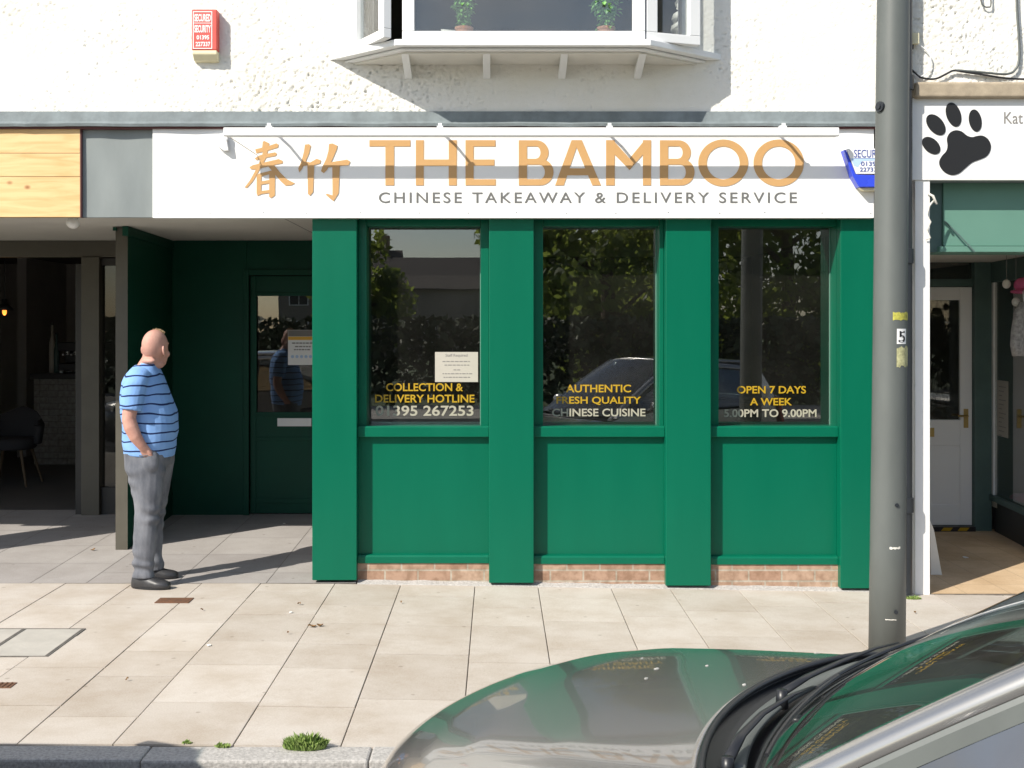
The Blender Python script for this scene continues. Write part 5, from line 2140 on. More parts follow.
for s_, xo, yo, rz in ((-1, .005, -.138, -10), (1, -.036, .170, 2)):
    b = MB()
    prof = [(-.088, .020, .060), (-.075, .034, .085), (-.045, .040, .098), (.0, .040, .094), (.05, .043, .068), (.10, .048, .055), (.15, .043, .048), (.178, .028, .040), (.186, .012, .030)]
    rings = []
    R = Matrix.Rotation(radians(rz), 3, 'Z')
    for x_, w_, h_ in prof:
        r = []
        for k in range(16):
            a = 2 * pi * k / 16
            yy_ = w_ * cos(a)
            zz_ = 0.016 + (h_ - 0.016) * max(0, sin(a)) ** .8 if sin(a) > 0 else 0.016 + 0.014 * sin(a)
            r.append(Vector((xo, yo, 0)) + R @ Vector((x_ * 1.02, yy_ * 1.12, zz_ * 1.2)))
        rings.append(r)
    b.loft(rings)
    so = b.build('shoe', M['shoe'], man, local=True, smooth=True)
    b = MB()
    out_ = []
    for k in range(28):
        a = 2 * pi * k / 28
        x_ = .05 + .142 * cos(a)
        w_ = (.051 + .006 * cos(a)) * sin(a)
        q_ = Vector((xo, yo, 0)) + R @ Vector((x_, w_, 0))
        out_.append((q_.x, q_.y))
    b.prism_xy(out_, 0.002, 0.020)
    b.build('sole', M['rubber'], so, local=True)

# ------------------------------------------------------------------ the parked car
def make_car(loc, rz, label, group=None):
    car = thing('parked_car', label, 'car', loc, rz, group)
    # local frame: x forward (0 = foot of the windscreen), y left, z up from the road

    def lerp(t, xs_, ys_):
        return float(np.interp(t, xs_, ys_))

    def zc(s):
        return lerp(s, [-.3, 0, .28, .55, .8, .95, 1.05, 1.11, 1.14, 1.16], [.885, .868, .843, .818, .790, .762, .728, .69, .655, .60])

    def front(v):
        return 1.19 - 0.265 * abs(v) ** 2.0 / .72 - 0.14 * (abs(v) / .74) ** 6

    def lip(v):
        return .245 - .38 * v * v

    def hood(t, v):
        """t 0 at the cowl edge, 1 at the nose"""
        u0, u1 = lip(v), front(v)
        t2 = t
        u = u0 + (u1 - u0) * t2
        s = u + (1.14 - u1) * t2 ** 1.5
        e = abs(v) / .74
        crease = 0.006 * math.exp(-((abs(v) - .50) / .12) ** 2) * (1 - t2) * t2
        return (u, -v, zc(s) - .026 * e ** 2 - .035 * e ** 9 + crease)

    b = MB()
    b.grid(lambda a, c: hood(a, -.735 + 1.47 * c), 40, 56)
    o = b.build('bonnet', M['carpaint'], car, local=True, smooth=True)
    md = o.modifiers.new('t', 'SOLIDIFY')
    md.thickness = 0.012
    md.offset = -1 if True else 1
    # bird droppings and dust specks on the bonnet
    for k_, (t_, v_, r_) in enumerate(((.28, .30, .007), (.40, .22, .012), (.36, .10, .008), (.16, .62, .010), (.05, .12, .010), (.55, .35, .005))):
        q0 = Vector(hood(t_, v_))
        du = (Vector(hood(t_ + .01, v_)) - q0).normalized()
        dv = (Vector(hood(t_, v_ + .01)) - q0).normalized()
        nn = dv.cross(du)
        if nn.z < 0: nn = -nn
        rr_ = random.Random(k_)
        b = MB()
        lo_, hi_ = [], []
        for i_ in range(11):
            a_ = 2 * pi * i_ / 11
            f_ = r_ * .75 * rr_.uniform(.5, 1.1)
            p_ = q0 + du * f_ * cos(a_) * .8 + dv * f_ * sin(a_) * 1.5
            lo_.append(p_ + nn * .0004)
            hi_.append(q0.lerp(p_, .8) + nn * .0022)
        b.loft([lo_, hi_])
        b.build('dropping', M['droppings'], o, local=True)
    # lower body: rings of plan outline at rising height
    def outline(z):
        pts = []
        k = lerp(z, [.18, .3, .5, .68, .80, .90], [.95, .985, 1.0, .995, .975, .95])
        fr = lerp(z, [.18, .3, .45, .6, .7, .9], [-.05, -.01, 0, -.01, -.03, -.04])
        for i in range(25):
            v = -.735 + 1.47 * i / 24
            pts.append((front(v) + fr - (0.0 if abs(v) < .7 else 0.0), -v * 1.055 * k))
        w = .775 * k
        for u in (.3, -.2, -.7, -1.2, -1.7, -2.1):
            pts.append((u, -w * (1.01 if u < -.2 else 1.0)))
        re = lerp(z, [.18, .45, .9], [.0, .06, .0])
        for i in range(13):
            a = -pi / 2 + pi * i / 12
            pts.append((-2.30 - (.40 + re) * cos(a) ** .6, w * sin(a)))
        for u in (-2.1, -1.7, -1.2, -.7, -.2, .3):
            pts.append((u, w * (1.01 if u < -.2 else 1.0)))
        return pts
    b = MB()
    rings = []
    for z in (.20, .30, .42, .55, .66, .74, .80):
        r = []
        for x_, y_ in outline(z):
            zz_ = z
            if z > .65 and x_ > -.05:
                v = -y_
                e = min(1.1, abs(v) / .775)
                s = x_ + (1.14 - front(max(-.735, min(.735, v))))
                zh = zc(min(1.16, s)) - .026 * e ** 2 - .035 * e ** 9 - .008
                zz_ = min(zh, .66 + (z - .66) * max(0.05, (zh - .66)) / .14) if zh > .66 else min(z, zh)
            elif z > .65:
                zz_ = .66 + (z - .66) * (.90 - .66) / .14
            r.append((x_, y_, zz_))
        rings.append(r)
    b.loft(rings, cap=False)
    b.build('body', M['carpaint'], car, local=True, smooth=True)
    b = MB()
    b.prism_xy([(x_ * .97, y_ * .97) for x_, y_ in outline(.2)], .16, .215)
    b.build('underside', M['black'], car, local=True)
    # scuttle: black trough between bonnet and glass
    def gb(v): return .067 - .25 * v * v
    b = MB()
    def trough(a, c):
        v = -.72 + 1.44 * c
        u = lip(v) + .004 + (gb(v) - .02 - lip(v)) * a
        zb_ = zc(lip(v)) - .026 * (v / .74) ** 2 - .012
        return (u, -v, zb_ - .035 * sin(pi * min(1, a * 1.1)) + .01 * a)
    b.grid(trough, 10, 40)
    b.build('scuttle_panel', M['rubber'], car, local=True, smooth=True)
    b = MB()
    pts = []
    for i in range(41):
        v = -.73 + 1.46 * i / 40
        pts.append((lip(v) - .004, -v, zc(lip(v)) - .026 * (v / .74) ** 2 - .035 * (abs(v) / .74) ** 9 + .004))
    b.tube(pts, .010, 10)
    b.build('bonnet_seal', M['rubber'], car, local=True, smooth=True)
    b = MB()
    pts = []
    for i in range(31):
        v = -.50 + 1.0 * i / 30
        pts.append((lip(v) - .085, -v, zc(lip(v)) - .012))
    b.tube(pts, .026, 10, flat=.35)
    b.build('air_intake_grille', M['post'], car, local=True, smooth=True)

    # windscreen, tapered upward
    def wsz(s): return .865 + .655 * s - .075 * s * s
    def wsp(s, v):
        k = 1 - .13 * s
        return (gb(v) * (1 - .35 * s) - .96 * s, -v * k, wsz(s) + .015 * (1 - (v / .68) ** 2) * s)
    b = MB()
    b.grid(lambda a, c: wsp(a, -.63 + 1.26 * c), 16, 28)
    b.build('windscreen', M['carglass'], car, local=True, smooth=True)
    b = MB()
    for i in range(31):
        pass
    pts = [(p[0] + .006, p[1], p[2] + .004) for p in [wsp(0, -.625 + 1.25 * i / 30) for i in range(31)]]
    b.tube(pts, .005, 8)
    b.build('glass_seal', M['rubber'], car, local=True)
    # pillars each side
    def side_top(s, sg):   # edge of the screen on one side
        p = wsp(s, .63 * sg)
        return Vector(p)
    for sg in (-1, 1):
        b = MB()
        rings = []
        for i in range(15):
            s = -.06 + 1.06 * i / 14
            p = side_top(s, sg)
            o_ = -sg
            ws = [Vector((.004, 0, .003))]
            for k_ in range(9):
                a_ = radians(100 - 112 * k_ / 8)
                ws.append(Vector((-.012 - .010 * k_ / 8, o_ * (.014 + .032 * cos(a_)), -.014 + .026 * sin(a_) - .014 * k_ / 8)))
            ws += [Vector((-.034, o_ * .044, -.032)), Vector((-.03, 0, -.045))]
            rings.append([p + w for w in ws])
        b.loft(rings)
        b.build('windscreen_pillar', M['carpaint'], car, local=True, smooth=True)
        b = MB()
        rings = []
        for i in range(15):
            s = .02 + .98 * i / 14
            p = side_top(s, sg) + Vector((-.036, -sg * .046, -.034))
            rings.append([p + Vector(w) for w in ((0, -sg * .002, .006), (-.006, -sg * .006, -.002), (-.02, -sg * .008, -.030), (-.02, sg * .02, -.030))])
        b.loft(rings)
        b.build('door_frame', M['post'], car, local=True)
        # side window glass from belt line to roof rail
        def sg_pt(a, c):
            # a 0 front .. 1 rear, c 0 belt .. 1 top
            xb, zb2, yb = -.26 - 2.04 * a, .90 + .03 * a, .715
            if a < .36:
                s = min(1, a / .36)
                p = side_top(s * 1.0, sg) + Vector((-.055, 0, -.066))
                xt, zt2, yt = p.x, max(p.z, .91), abs(p.y) + .052
            else:
                k = (a - .36) / .64
                p = side_top(1, sg) + Vector((-.09, 0, -.10))
                xt, zt2, yt = p.x + (-2.15 - p.x) * k, p.z + .03 * sin(pi * k) - .03 * k, abs(p.y) + .062 - .01 * k
            return Vector((xb + (xt - xb) * c, -sg * (yb + (yt - yb) * c), zb2 + (zt2 - zb2) * c))
        b = MB()
        b.grid(lambda a, c: sg_pt(.03 + .97 * a, c), 24, 6)
        b.build('side_window', M['sideglass'], car, local=True, smooth=True)
        b = MB()
        p0, p1 = sg_pt(.46, 0), sg_pt(.46, 1)
        b.loft([[p + Vector((dx, -sg * dy, 0)) for dx, dy in ((.05, .004), (-.05, .004), (-.05, -.02), (.05, -.02))] for p in (p0, p1)])
        b.build('door_pillar', M['rubber'], car, local=True)
        # roof rail strip between windows and roof, rear quarter
        b = MB()
        rings = []
        for i in range(20):
            a = .36 + .64 * i / 19
            p = sg_pt(a, 1)
            rings.append([p + Vector((0, -sg * .004, -.008)), p + Vector((0, -sg * .006, .016)), p + Vector((0, sg * .012, .040)), p + Vector((0, sg * .045, .062)), p + Vector((0, sg * .075, .066)), p + Vector((0, sg * .06, .01))])
        b.loft(rings)
        b.build('roof_rail', M['carpaint'], car, local=True, smooth=True)
        b = MB()
        pts = [sg_pt(.03 + .97 * i / 20, 0) + Vector((0, -sg * .012, -.004)) for i in range(21)]
        b.tube(pts, .011, 8)
        b.build('window_trim', M['rubber'], car, local=True)
        b = MB()
        b.loft([[Vector(q) for q in r] for r in (
            [(-2.20, -sg * .775, .86), (-2.62, -sg * .66, .86), (-2.62, -sg * .60, .86), (-2.20, -sg * .70, .86)],
            [(-2.25, -sg * .735, 1.10), (-2.55, -sg * .60, 1.10), (-2.55, -sg * .54, 1.10), (-2.25, -sg * .68, 1.10)],
            [(-2.12, -sg * .630, 1.42), (-2.34, -sg * .55, 1.42), (-2.34, -sg * .50, 1.42), (-2.12, -sg * .56, 1.42)])])
        b.build('rear_pillar', M['carpaint'], car, local=True, bevel=0.035, seg=4)
        # shoulder that closes body to the window line
        b = MB()
        b.quadbox([(-.02, -sg * .755, .855), (-.33, -sg * .775, .885), (-.33, -sg * .70, .885), (-.02, -sg * .68, .855),
                   (-.06, -sg * .72, .885), (-.34, -sg * .745, .915), (-.34, -sg * .70, .915), (-.06, -sg * .69, .885)])
        b.build('mirror_base', M['carpaint'], car, local=True, bevel=0.006)
        mir = MB()
        mir.ellipsoid((-.46, -sg * .90, .965), (.055, .105, .075), 18, 12)
        mir.tube([(-.42, -sg * .76, .915), (-.45, -sg * .84, .94)], [.028, .024], 10)
        mo = mir.build('wing_mirror', M['carpaint'], car, local=True, smooth=True)
        b = MB()
        b.ellipsoid((-.51, -sg * .90, .965), (.008, .088, .058), 16, 8)
        b.build('mirror_glass', M['steel'], mo, local=True, smooth=True)
        # lamps
        b = MB()
        b.loft([[(front(.60) + .055 - .02, -sg * .44, .64), (front(.60) - .20, -sg * .76, .70), (front(.60) - .20, -sg * .765, .60), (front(.60) + .03, -sg * .44, .54)],
                [(front(.60) + .075, -sg * .46, .63), (front(.60) - .20, -sg * .775, .69), (front(.60) - .19, -sg * .78, .61), (front(.60) + .08, -sg * .46, .55)]])
        b.build('headlight', M['lampglass'], car, local=True, bevel=0.012)
        b = MB()
        b.loft([[(-2.60, -sg * .72, .68), (-2.66, -sg * .58, .68), (-2.60, -sg * .56, 1.0), (-2.54, -sg * .70, 1.0)], [(-2.63, -sg * .745, .68), (-2.72, -sg * .58, .68), (-2.64, -sg * .56, 1.0), (-2.56, -sg * .725, 1.0)]])
        b.build('tail_light', M['taillens'], car, local=True, bevel=0.01)
    # roof and tailgate
    b = MB()
    def roof(a, c):
        v = -1 + 2 * c
        x0_ = wsp(1, .63 * v)[0] - .005
        x_ = x0_ + (-2.36 - x0_) * a
        w_ = .56 - .02 * a
        return (x_, -v * w_, 1.445 + .035 * sin(pi * min(1, a * .9 + .1)) + .02 * (1 - v * v) - .02 * abs(v) ** 6 - .02 * a)
    b.grid(roof, 16, 20)
    o = b.build('roof', M['carpaint'], car, local=True, smooth=True)
    md = o.modifiers.new('t', 'SOLIDIFY')
    md.thickness = 0.03
    b = MB()
    b.grid(lambda a, c: (-2.36 - .26 * a - .02 * (1 - (2 * c - 1) ** 2), (-1 + 2 * c) * (.55 + .05 * a), 1.43 - .42 * a), 6, 10)
    b.build('rear_window', M['carglass'], car, local=True, smooth=True)
    b = MB()
    b.grid(lambda a, c: (-2.62 - .06 * sin(pi * a * .8) - .03 * (1 - (2 * c - 1) ** 2), (-1 + 2 * c) * .64, 1.01 - .45 * a), 6, 10)
    o = b.build('tailgate', M['carpaint'], car, local=True, smooth=True)
    md = o.modifiers.new('t', 'SOLIDIFY')
    md.thickness = 0.03
    # wheels
    for u in (.42, -2.02):
        for sg in (-1, 1):
            b = MB()
            prof = [(.20, -.09), (.285, -.095), (.305, -.07), (.31, 0), (.305, .07), (.285, .095), (.20, .09)]
            b.lathe([(r, h) for r, h in prof], (u, sg * .70, .31), 36, 'y')
            w_ = bpy.data.objects.new('wheel', None)
            C.objects.link(w_)
            w_.parent = car
            b.build('tyre', M['tyre'], w_, local=True, smooth=False)
            b = MB()
            b.lathe([(.06, sg * .06), (.205, sg * .075), (.215, sg * .09), (.19, sg * .092), (.06, sg * .085), (.02, sg * .09)], (u, sg * .70, .31), 36, 'y')
            b.build('rim', M['steel'], w_, local=True)
            b = MB()
            o_, i_ = [], []
            for k in range(19):
                a = -.15 + (pi + .3) * k / 18
                o_.append((u + .375 * cos(a), .31 + .375 * sin(a)))
                i_.append((u + .325 * cos(a), .31 + .325 * sin(a)))
            b.strip_xz(o_, i_, sg * .62, sg * .785)
            b.build('wheel_arch', M['black'], car, local=True)
    # wipers: arms sweep along the foot of the glass
    for v0, v1, s0, s1 in ((-.52, .02, -.06, .055), (.02, .60, -.06, .045)):
        wp = bpy.data.objects.new('wiper', None)
        C.objects.link(wp)
        wp.parent = car
        pv = Vector(wsp(0, v0)) + Vector((.075, 0, -.005))
        tip = Vector(wsp(s1, v1)) + Vector((.012, 0, .022))
        mid = pv.lerp(tip, .5) + Vector((.045 if v0 < -.2 else .03, 0, .006))
        b = MB()
        b.tube([pv + Vector((0, 0, -.03)), pv + Vector((0, 0, .018))], [.018, .014], 12)
        b.tube([pv + Vector((0, 0, .010)), pv.lerp(mid, .5) + Vector((.012, 0, .004)), mid, mid.lerp(tip, .5) + Vector((.004, 0, .004)), mid.lerp(tip, .8)], [.015, .013, .010, .007, .004], 8, flat=.45)
        b.build('wiper_arm', M['rubber'], wp, local=True, smooth=True)
        b = MB()
        bl0, bl1 = v0 + .02, v1 + .06
        pts = [Vector(wsp(.02 + (s1 - .01) * i / 14, bl0 + (bl1 - bl0) * i / 14)) + Vector((.006, 0, .014)) for i in range(15)]
        b.tube(pts, .0055, 6)
        b.build('wiper_blade', M['rubber'], wp, local=True)
    # nose
    b = MB()
    b.grid(lambda a, c: (front(-.42 + .84 * c) - .012 + .008 * a, .42 - .84 * c, .60 - .09 * a), 4, 16)
    o = b.build('grille', M['black'], car, local=True)
    md = o.modifiers.new('t', 'SOLIDIFY')
    md.thickness = 0.03
    b = MB()
    b.box(1.165, 1.185, -.26, .26, .36, .47)
    b.build('number_plate', M['white'], car, local=True)
    # cabin
    b = MB()
    b.grid(lambda a, c: (gb(-.6 + 1.2 * c) - .06 - .42 * a, .6 - 1.2 * c, .855 + .035 * sin(pi * a) - .02 * a), 8, 16)
    o = b.build('dashboard', M['seatfab'], car, local=True, smooth=True)
    md = o.modifiers.new('t', 'SOLIDIFY')
    md.thickness = 0.12
    b = MB()
    b.box(-2.3, -.2, -.69, .69, .22, .30)
    b.box(-.22, -.1, -.69, .69, .301, .80)
    b.build('cabin_floor', M['black'], car, local=True)
    for sg in (-1, 1):
        st = bpy.data.objects.new('seat', None)
        C.objects.link(st)
        st.parent = car
        b = MB()
        b.box(-1.35, -.85, sg * .36 - .23, sg * .36 + .23, .36, .52)
        b.build('cushion', M['seatfab'], st, local=True, bevel=0.05)
        b = MB()
        b.quadbox([(-1.42, sg * .36 - .23, .50), (-1.28, sg * .36 - .23, .50), (-1.28, sg * .36 + .23, .50), (-1.42, sg * .36 + .23, .50),
                   (-1.62, sg * .36 - .20, 1.08), (-1.52, sg * .36 - .20, 1.08), (-1.52, sg * .36 + .20, 1.08), (-1.62, sg * .36 + .20, 1.08)])
        b.build('backrest', M['seatfab'], st, local=True, bevel=0.04)
        b = MB()
        b.box(-1.66, -1.56, sg * .36 - .12, sg * .36 + .12, 1.13, 1.29)
        b.box(-1.62, -1.60, sg * .36 - .05, sg * .36 + .05, 1.06, 1.14)
        b.build('headrest', M['seatfab'], st, local=True, bevel=0.03)
    b = MB()
    c0 = Vector((-.52, -.36, .86))
    pts = [c0 + Matrix.Rotation(radians(-28), 3, 'Y') @ Vector((0, .18 * cos(a), .18 * sin(a))) for a in [2 * pi * k / 28 for k in range(29)]]
    b.tube(pts, .014, 8)
    b.build('steering_wheel', M['rubber'], car, local=True, smooth=True)
    return car


CPSI = 33.4
cars = 'cars parked by the kerb'
car1 = make_car((0.867, 3.024 - DIST, ROAD_Z), pi - radians(CPSI), 'silver grey car parked at an angle with dirty bonnet and black wipers in the foreground', cars)
car2 = copy_tree(car1)
car2.location = (-4.75, 3.17 - DIST, ROAD_Z)
car2.rotation_euler = (0, 0, pi)
car2['label'] = 'silver grey car parked parallel to the kerb beyond the left edge of the photo'

# ------------------------------------------------------------------ ironwork, litter and weeds on the pavement
def gx_(px, py, z=0.0):
    d = (EYE - z) * F / (py - 327)
    return ((px - 497) / F * d, d - DIST)


x0, y0 = gx_(176, 601)
t = thing('drain_cover', 'small square rusty iron cover in the slab below the man', 'cover', (x0, y0, 0.0))
b = MB()
b.box(x0 - .12, x0 + .095, y0 - .06, y0 + .075, -.01, .0045)
b.build('iron_lid', M['rust'], t, bevel=0.002)
b = MB()
for k in range(4):
    b.box(x0 - .10, x0 + .08, y0 - .048 + k * .032, y0 - .038 + k * .032, .0046, .0065)
b.build('raised_rib', M['rust'], t)
x0, y0 = gx_(-4, 686)
t = thing('drain_cover', 'rusty iron grid cover at the left edge of the paving', 'cover', (x0, y0, 0.0))
b = MB()
b.box(x0 - .12, x0 + .085, y0 - .04, y0 + .045, -.01, .0045)
b.build('iron_lid', M['rust'], t, bevel=0.002)
b = MB()
for k in range(8):
    b.box(x0 - .11 + k * .024, x0 - .10 + k * .024, y0 - .034, y0 + .038, .0046, .0075)
b.build('raised_rib', M['rust'], t)
t = thing('manhole_cover', 'recessed paved manhole cover with dark edges at the left of the paving', 'cover', (*gx_(25, 642), 0.0))
A0, A1 = gx_(82, 629), gx_(52, 657)
xr_ = (A0[0] + A1[0]) / 2
ya_, yb_ = A1[1], A0[1]
M['trayedge'] = mat('galvanised tray edge', (0.16, 0.15, 0.135), 0.7, var=0.2, vscale=20)
M['manhole_infill'] = mat('pale manhole infill', (0.42, 0.40, 0.36), 0.85, var=0.1, vscale=6, bump=0.3, bscale=60, bdist=0.004)
b = MB()
b.box(xr_ - 1.1, xr_, ya_, yb_, -.02, .0012)
b.build('infill', M['manhole_infill'], t)
b = MB()
for x_ in (xr_ - .02, xr_ - .36, xr_ - .72, xr_ - 1.1):
    b.box(x_, x_ + .008, ya_ + .0085, yb_ - .0085, -.01, .0045)
    b.box(x_ + .012, x_ + .020, ya_ + .0085, yb_ - .0085, -.01, .0045)
b.box(xr_ - 1.1, xr_, yb_ - .008, yb_, -.01, .0045)
b.box(xr_ - 1.1, xr_, ya_, ya_ + .008, -.01, .0045)
b.build('tray_edge', M['trayedge'], t)

leafspots = [(299, 605, 'curled brown leaf lying below the left green pilaster', .028), (312, 627, 'broken brown leaf on the paving left of the grass tuft', .05), (320, 626, 'second brown leaf touching a broken one on the paving', .04), (93, 554, 'pale dry leaf on the entrance floor left of the partition', .035), (127, 681, 'tiny dark leaf scrap on the paving left of the middle', .016), (401, 602, 'small brown leaf speck near the middle left of the shop front', .018), (288, 634, 'pair of dark specks on the paving below a leaf', .015), (202, 611, 'tiny dark twig right of the small rusty cover', .022), (915, 604, 'small dry leaf right of the lamp post foot', .02)]
for k, (px, py, lab, L) in enumerate(leafspots):
    x0, y0 = gx_(px, py)
    z0 = (gz(x0) if y0 < 0 else fl(y0)) + .004
    b = MB()
    rr = random.Random(k)
    a0 = rr.random() * 3
    def lf(u, v):
        w = .38 * L * sin(pi * min(.98, max(.02, u)))
        p = Vector((L * (u - .5), w * (v - .5) * 2, .006 * (4 * (v - .5) ** 2) + .005 * sin(u * 5 + k)))
        p = Matrix.Rotation(a0, 3, 'Z') @ p
        return (x0 + p.x, y0 + p.y, z0 + .004 + max(-.002, p.z))
    b.grid(lf, 6, 4)
    o = b.build('fallen_leaf', M['litter'], None, base=(x0, y0, z0))
    md = o.modifiers.new('t', 'SOLIDIFY')
    md.thickness = 0.0012
    tag(o, lab, 'leaf', 'dry leaves on the paving')
for k, (px, py, lab, L) in enumerate(((209, 646, 'white paper scrap on the paving below the rusty cover', .026), (291, 613, 'white bird dropping speck below the left pilaster', .02), (284, 530, 'white scrap on the entrance floor by the green door', .03), (965, 550, 'pale scrap on the tiled floor of the pet shop entrance', .045))):
    x0, y0 = gx_(px, py)
    z0 = (gz(x0) if y0 < 0 else (fl(y0) if x0 < 2 else zf + .001)) + .003
    b = MB()
    rr = random.Random(k + 40)
    n_ = 9
    pts = [(x0 + L * .6 * rr.uniform(.5, 1) * cos(2 * pi * i / n_), y0 + L * rr.uniform(.4, .8) * sin(2 * pi * i / n_)) for i in range(n_)]
    b.prism_xy(pts, z0, z0 + .005)
    o = b.build('paper_scrap', M['whitelitter'], None, base=(x0, y0, z0), bevel=0.001)
    tag(o, lab, 'litter', 'white scraps on the ground')


def tuft(name, lab, px, py, wx, wy, h, n, z0, m='tuft', lean=.5, seed=0):
    x0, y0 = gx_(px, py, z0)
    rr = random.Random(seed)
    b = MB()
    for k in range(n):
        a, r_ = rr.random() * 6.28, rr.random() ** .5
        bx, by = x0 + wx * r_ * cos(a), y0 + wy * r_ * sin(a)
        hh = h * rr.uniform(.35, 1.15) * (1.1 - .55 * r_ ** 2) * (.75 + .9 * abs(noise.noise(Vector((bx * 40, by * 40, 1)))))
        d = Vector((cos(a) * r_ * lean + rr.uniform(-.3, .3), sin(a) * r_ * lean * .6 + rr.uniform(-.3, .3), 1)).normalized()
        s_ = Vector((-d.y, d.x, 0)) + Vector((rr.uniform(-1, 1), rr.uniform(-1, 1), 0)) * .8
        s_.normalize()
        w_ = rr.uniform(.0022, .0050)
        p0, p1, p2 = Vector((bx, by, z0 - .004)), Vector((bx, by, z0)) + d * hh * .6, Vector((bx, by, z0)) + d * hh + Vector((d.x, d.y, -.2)) * hh * .25
        vs = [b.b.verts.new(q) for q in (p0 - s_ * w_, p0 + s_ * w_, p1 + s_ * w_ * 1.3, p1 - s_ * w_ * 1.3)]
        b.b.faces.new(vs)
        t_ = b.b.verts.new(p2)
        b.b.faces.new((vs[3], vs[2], t_))
    o = b.build(name, M[m], None, base=(x0, y0, z0), fixn=False)
    return tag(o, lab, 'plant', 'weeds in the kerb and wall joints')


tuft('grass_tuft', 'dense green grass tuft growing in the kerb joint', 305, 747, .085, .035, .055, 1300, 0.0, seed=1)
tuft('weed', 'low yellowish weed in the kerb joint left of the grass tuft', 223, 746, .03, .012, .014, 90, 0.0, seed=2)
tuft('weed', 'tiny green weed in the kerb joint at the shadow edge', 187, 743, .02, .01, .014, 60, 0.0, seed=3)
tuft('weed', 'bright green weed at the foot of the white pier', 913, 599, .045, .02, .03, 120, gz(2.8), seed=5, lean=1.5)
tuft('weed', 'small green weed at the foot of the kerb in the gutter', 258, 768, .03, .02, .06, 90, ROAD_Z + .03, seed=6, lean=1.2)
tuft('weed', 'small weed in the gutter left of the bonnet', 374, 760, .02, .015, .04, 60, ROAD_Z + .05, seed=7, lean=1.2)

# ------------------------------------------------------------------ across the street (seen mirrored in the shop glass)
def tree(x, y, h, r, lab, seed, base=1.0, n=9000):
    t = thing('street_tree', lab, 'tree', (x, y, ROAD_Z), group='trees across the street')
    rr = random.Random(seed)
    b = MB()
    b.tube([(x, y, ROAD_Z - .1), (x + .1, y, h * .3), (x - .05, y + .1, h * .6), (x, y, h * .85)], [.24, .18, .10, .03], 10)
    cl = []
    for k in range(11):
        a = rr.random() * 6.28
        z0 = h * rr.uniform(.22, .6)
        e = Vector((x + r * .75 * cos(a), y + r * .75 * sin(a), z0 + r * rr.uniform(.2, .6)))
        b.tube([(x, y, z0), Vector((x, y, z0)).lerp(e, .5) + Vector((0, 0, .15)), e], [.09, .05, .015], 7)
        cl.append((e, r * rr.uniform(.28, .45)))
    b.build('trunk', M['bark'], t)
    for k in range(34):
        a, q = rr.random() * 6.28, rr.random() ** .5
        z = base + (h - base) * rr.random()
        k_ = sqrt(max(.08, 1 - ((z - (base + h) / 2) / ((h - base) / 2)) ** 2))
        cl.append((Vector((x + r * k_ * q * cos(a), y + r * k_ * q * sin(a), z)), r * rr.uniform(.22, .4)))
    vs, fs = [], []
    for k in range(n):
        c, cr = cl[rr.randrange(len(cl))]
        d = Vector((rr.gauss(0, 1), rr.gauss(0, 1), rr.gauss(0, .8)))
        d.normalize()
        p = c + d * cr * rr.random() ** .45 * 1.05
        L = rr.uniform(.09, .19)
        u_ = Vector((rr.gauss(0, 1), rr.gauss(0, 1), rr.gauss(0, 1))).normalized()
        w_ = d.cross(u_)
        if w_.length < .05: continue
        w_.normalize()
        i = len(vs)
        vs += [p - u_ * L, p + w_ * L * .5, p + u_ * L, p - w_ * L * .5]
        fs.append((i, i + 1, i + 2, i + 3))
    me = bpy.data.meshes.new('crown')
    l0 = Vector((x, y, ROAD_Z))
    me.from_pydata([v - l0 for v in vs], [], fs)
    me.materials.append(M['leaf'])
    o = bpy.data.objects.new('crown', me)
    C.objects.link(o)
    o.parent = t


tree(2.7, -21.0, 7.4, 2.7, 'broad leafy tree standing directly across the street', 1, .4, 11500)
tree(7.6, -22.5, 9.0, 3.2, 'tallest leafy tree across the street to the right', 2, .5, 13000)
tree(-4.6, -27.0, 4.6, 1.9, 'small dark tree across the street to the left', 3, .5, 7000)
tree(5.4, -31.0, 10.5, 4.6, 'wide dense tree standing behind the others across the street', 6, .3, 20000)
tree(14.5, -25, 8.0, 3.2, 'rounded tree far right across the street', 4, .8, 9000)


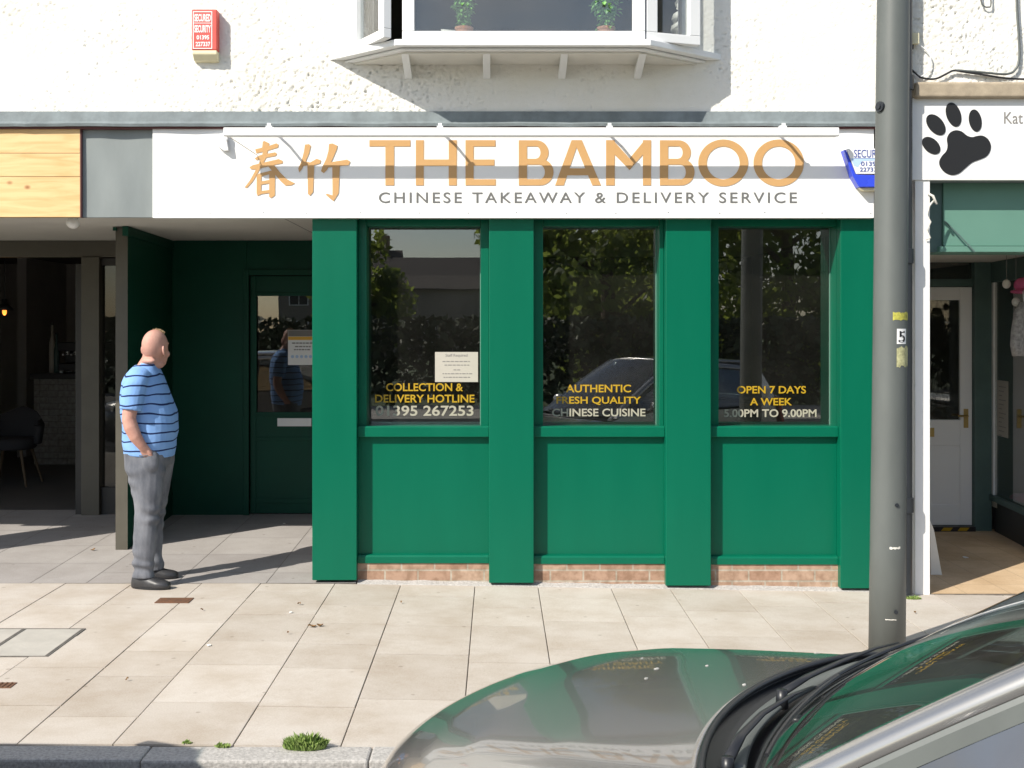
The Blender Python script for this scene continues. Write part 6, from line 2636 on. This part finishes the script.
def house(x0, x1, y0, y1, eave, ridge, lab, seed):
    t = thing('terraced_house', lab, 'house', ((x0 + x1) / 2, y1, 0), group='houses across the street')
    b = MB()
    b.box(x0, x1, y0, y1, -.2, eave)
    b.build('wall', M['houserender'], t)
    b = MB()
    ym = (y0 + y1) / 2
    b.prism_yz([(y0 - .3, eave - .05), (y1 + .3, eave - .05), (y1 + .3, eave + .02), (ym, ridge), (y0 - .3, eave + .02)], x0 - .2, x1 + .2)
    rf = b.build('roof', M['rooftile'], t)
    b = MB()
    b.box(x1 - 1.3, x1 - .6, ym - .3, ym + .3, ridge - .6, ridge + .9)
    b.build('chimney', M['brick'], rf)
    n_ = max(2, int((x1 - x0) / 2.6))
    for k in range(n_):
        xx = x0 + (x1 - x0) * (k + .5) / n_
        for z0 in ((.9,) if eave < 4.2 else (.9, 3.2)):
            b = MB()
            b.box(xx - .62, xx + .62, y1 + .002, y1 + .06, z0 - .06, z0 + 1.26)
            w_ = b.build('window', M['upvc'], t)
            b = MB()
            b.box(xx - .55, xx - .03, y1 + .061, y1 + .07, z0, z0 + 1.2)
            b.box(xx + .03, xx + .55, y1 + .061, y1 + .07, z0, z0 + 1.2)
            b.build('pane', M['black'], w_)


house(-14, -6.2, -70, -62, 4.4, 6.6, 'low rendered house far across the street on the left', 1)
house(-6.0, 1.5, -66, -58, 3.9, 5.9, 'middle low rendered house far across the street with brown roof', 2)
house(1.8, 12, -72, -64, 4.6, 7.0, 'widest rendered house far across the street behind the trees', 3)
b = MB()
rr = random.Random(12)
for k in range(15000):
    p = Vector((rr.uniform(-12, 16), -18.2 + rr.uniform(-.5, .5), rr.random() ** .8 * 1.95))
    L = rr.uniform(.08, .16)
    u_ = Vector((rr.gauss(0, 1), rr.gauss(0, 1), rr.gauss(0, 1))).normalized()
    w_ = u_.cross(Vector((rr.gauss(0, 1), rr.gauss(0, 1), rr.gauss(0, 1)))).normalized()
    vs = [b.b.verts.new(q) for q in (p - u_ * L, p + w_ * L * .6, p + u_ * L, p - w_ * L * .6)]
    b.b.faces.new(vs)
M['hedge'] = mat('dark hedge leaf', (0.022, 0.036, 0.010), 0.6, col2=(0.05, 0.068, 0.022), vscale=2)
o = b.build('hedge', M['hedge'], None, base=(2, -18.2, 0), fixn=False)
tag(o, 'long clipped hedge along the far side of the street', 'hedge')
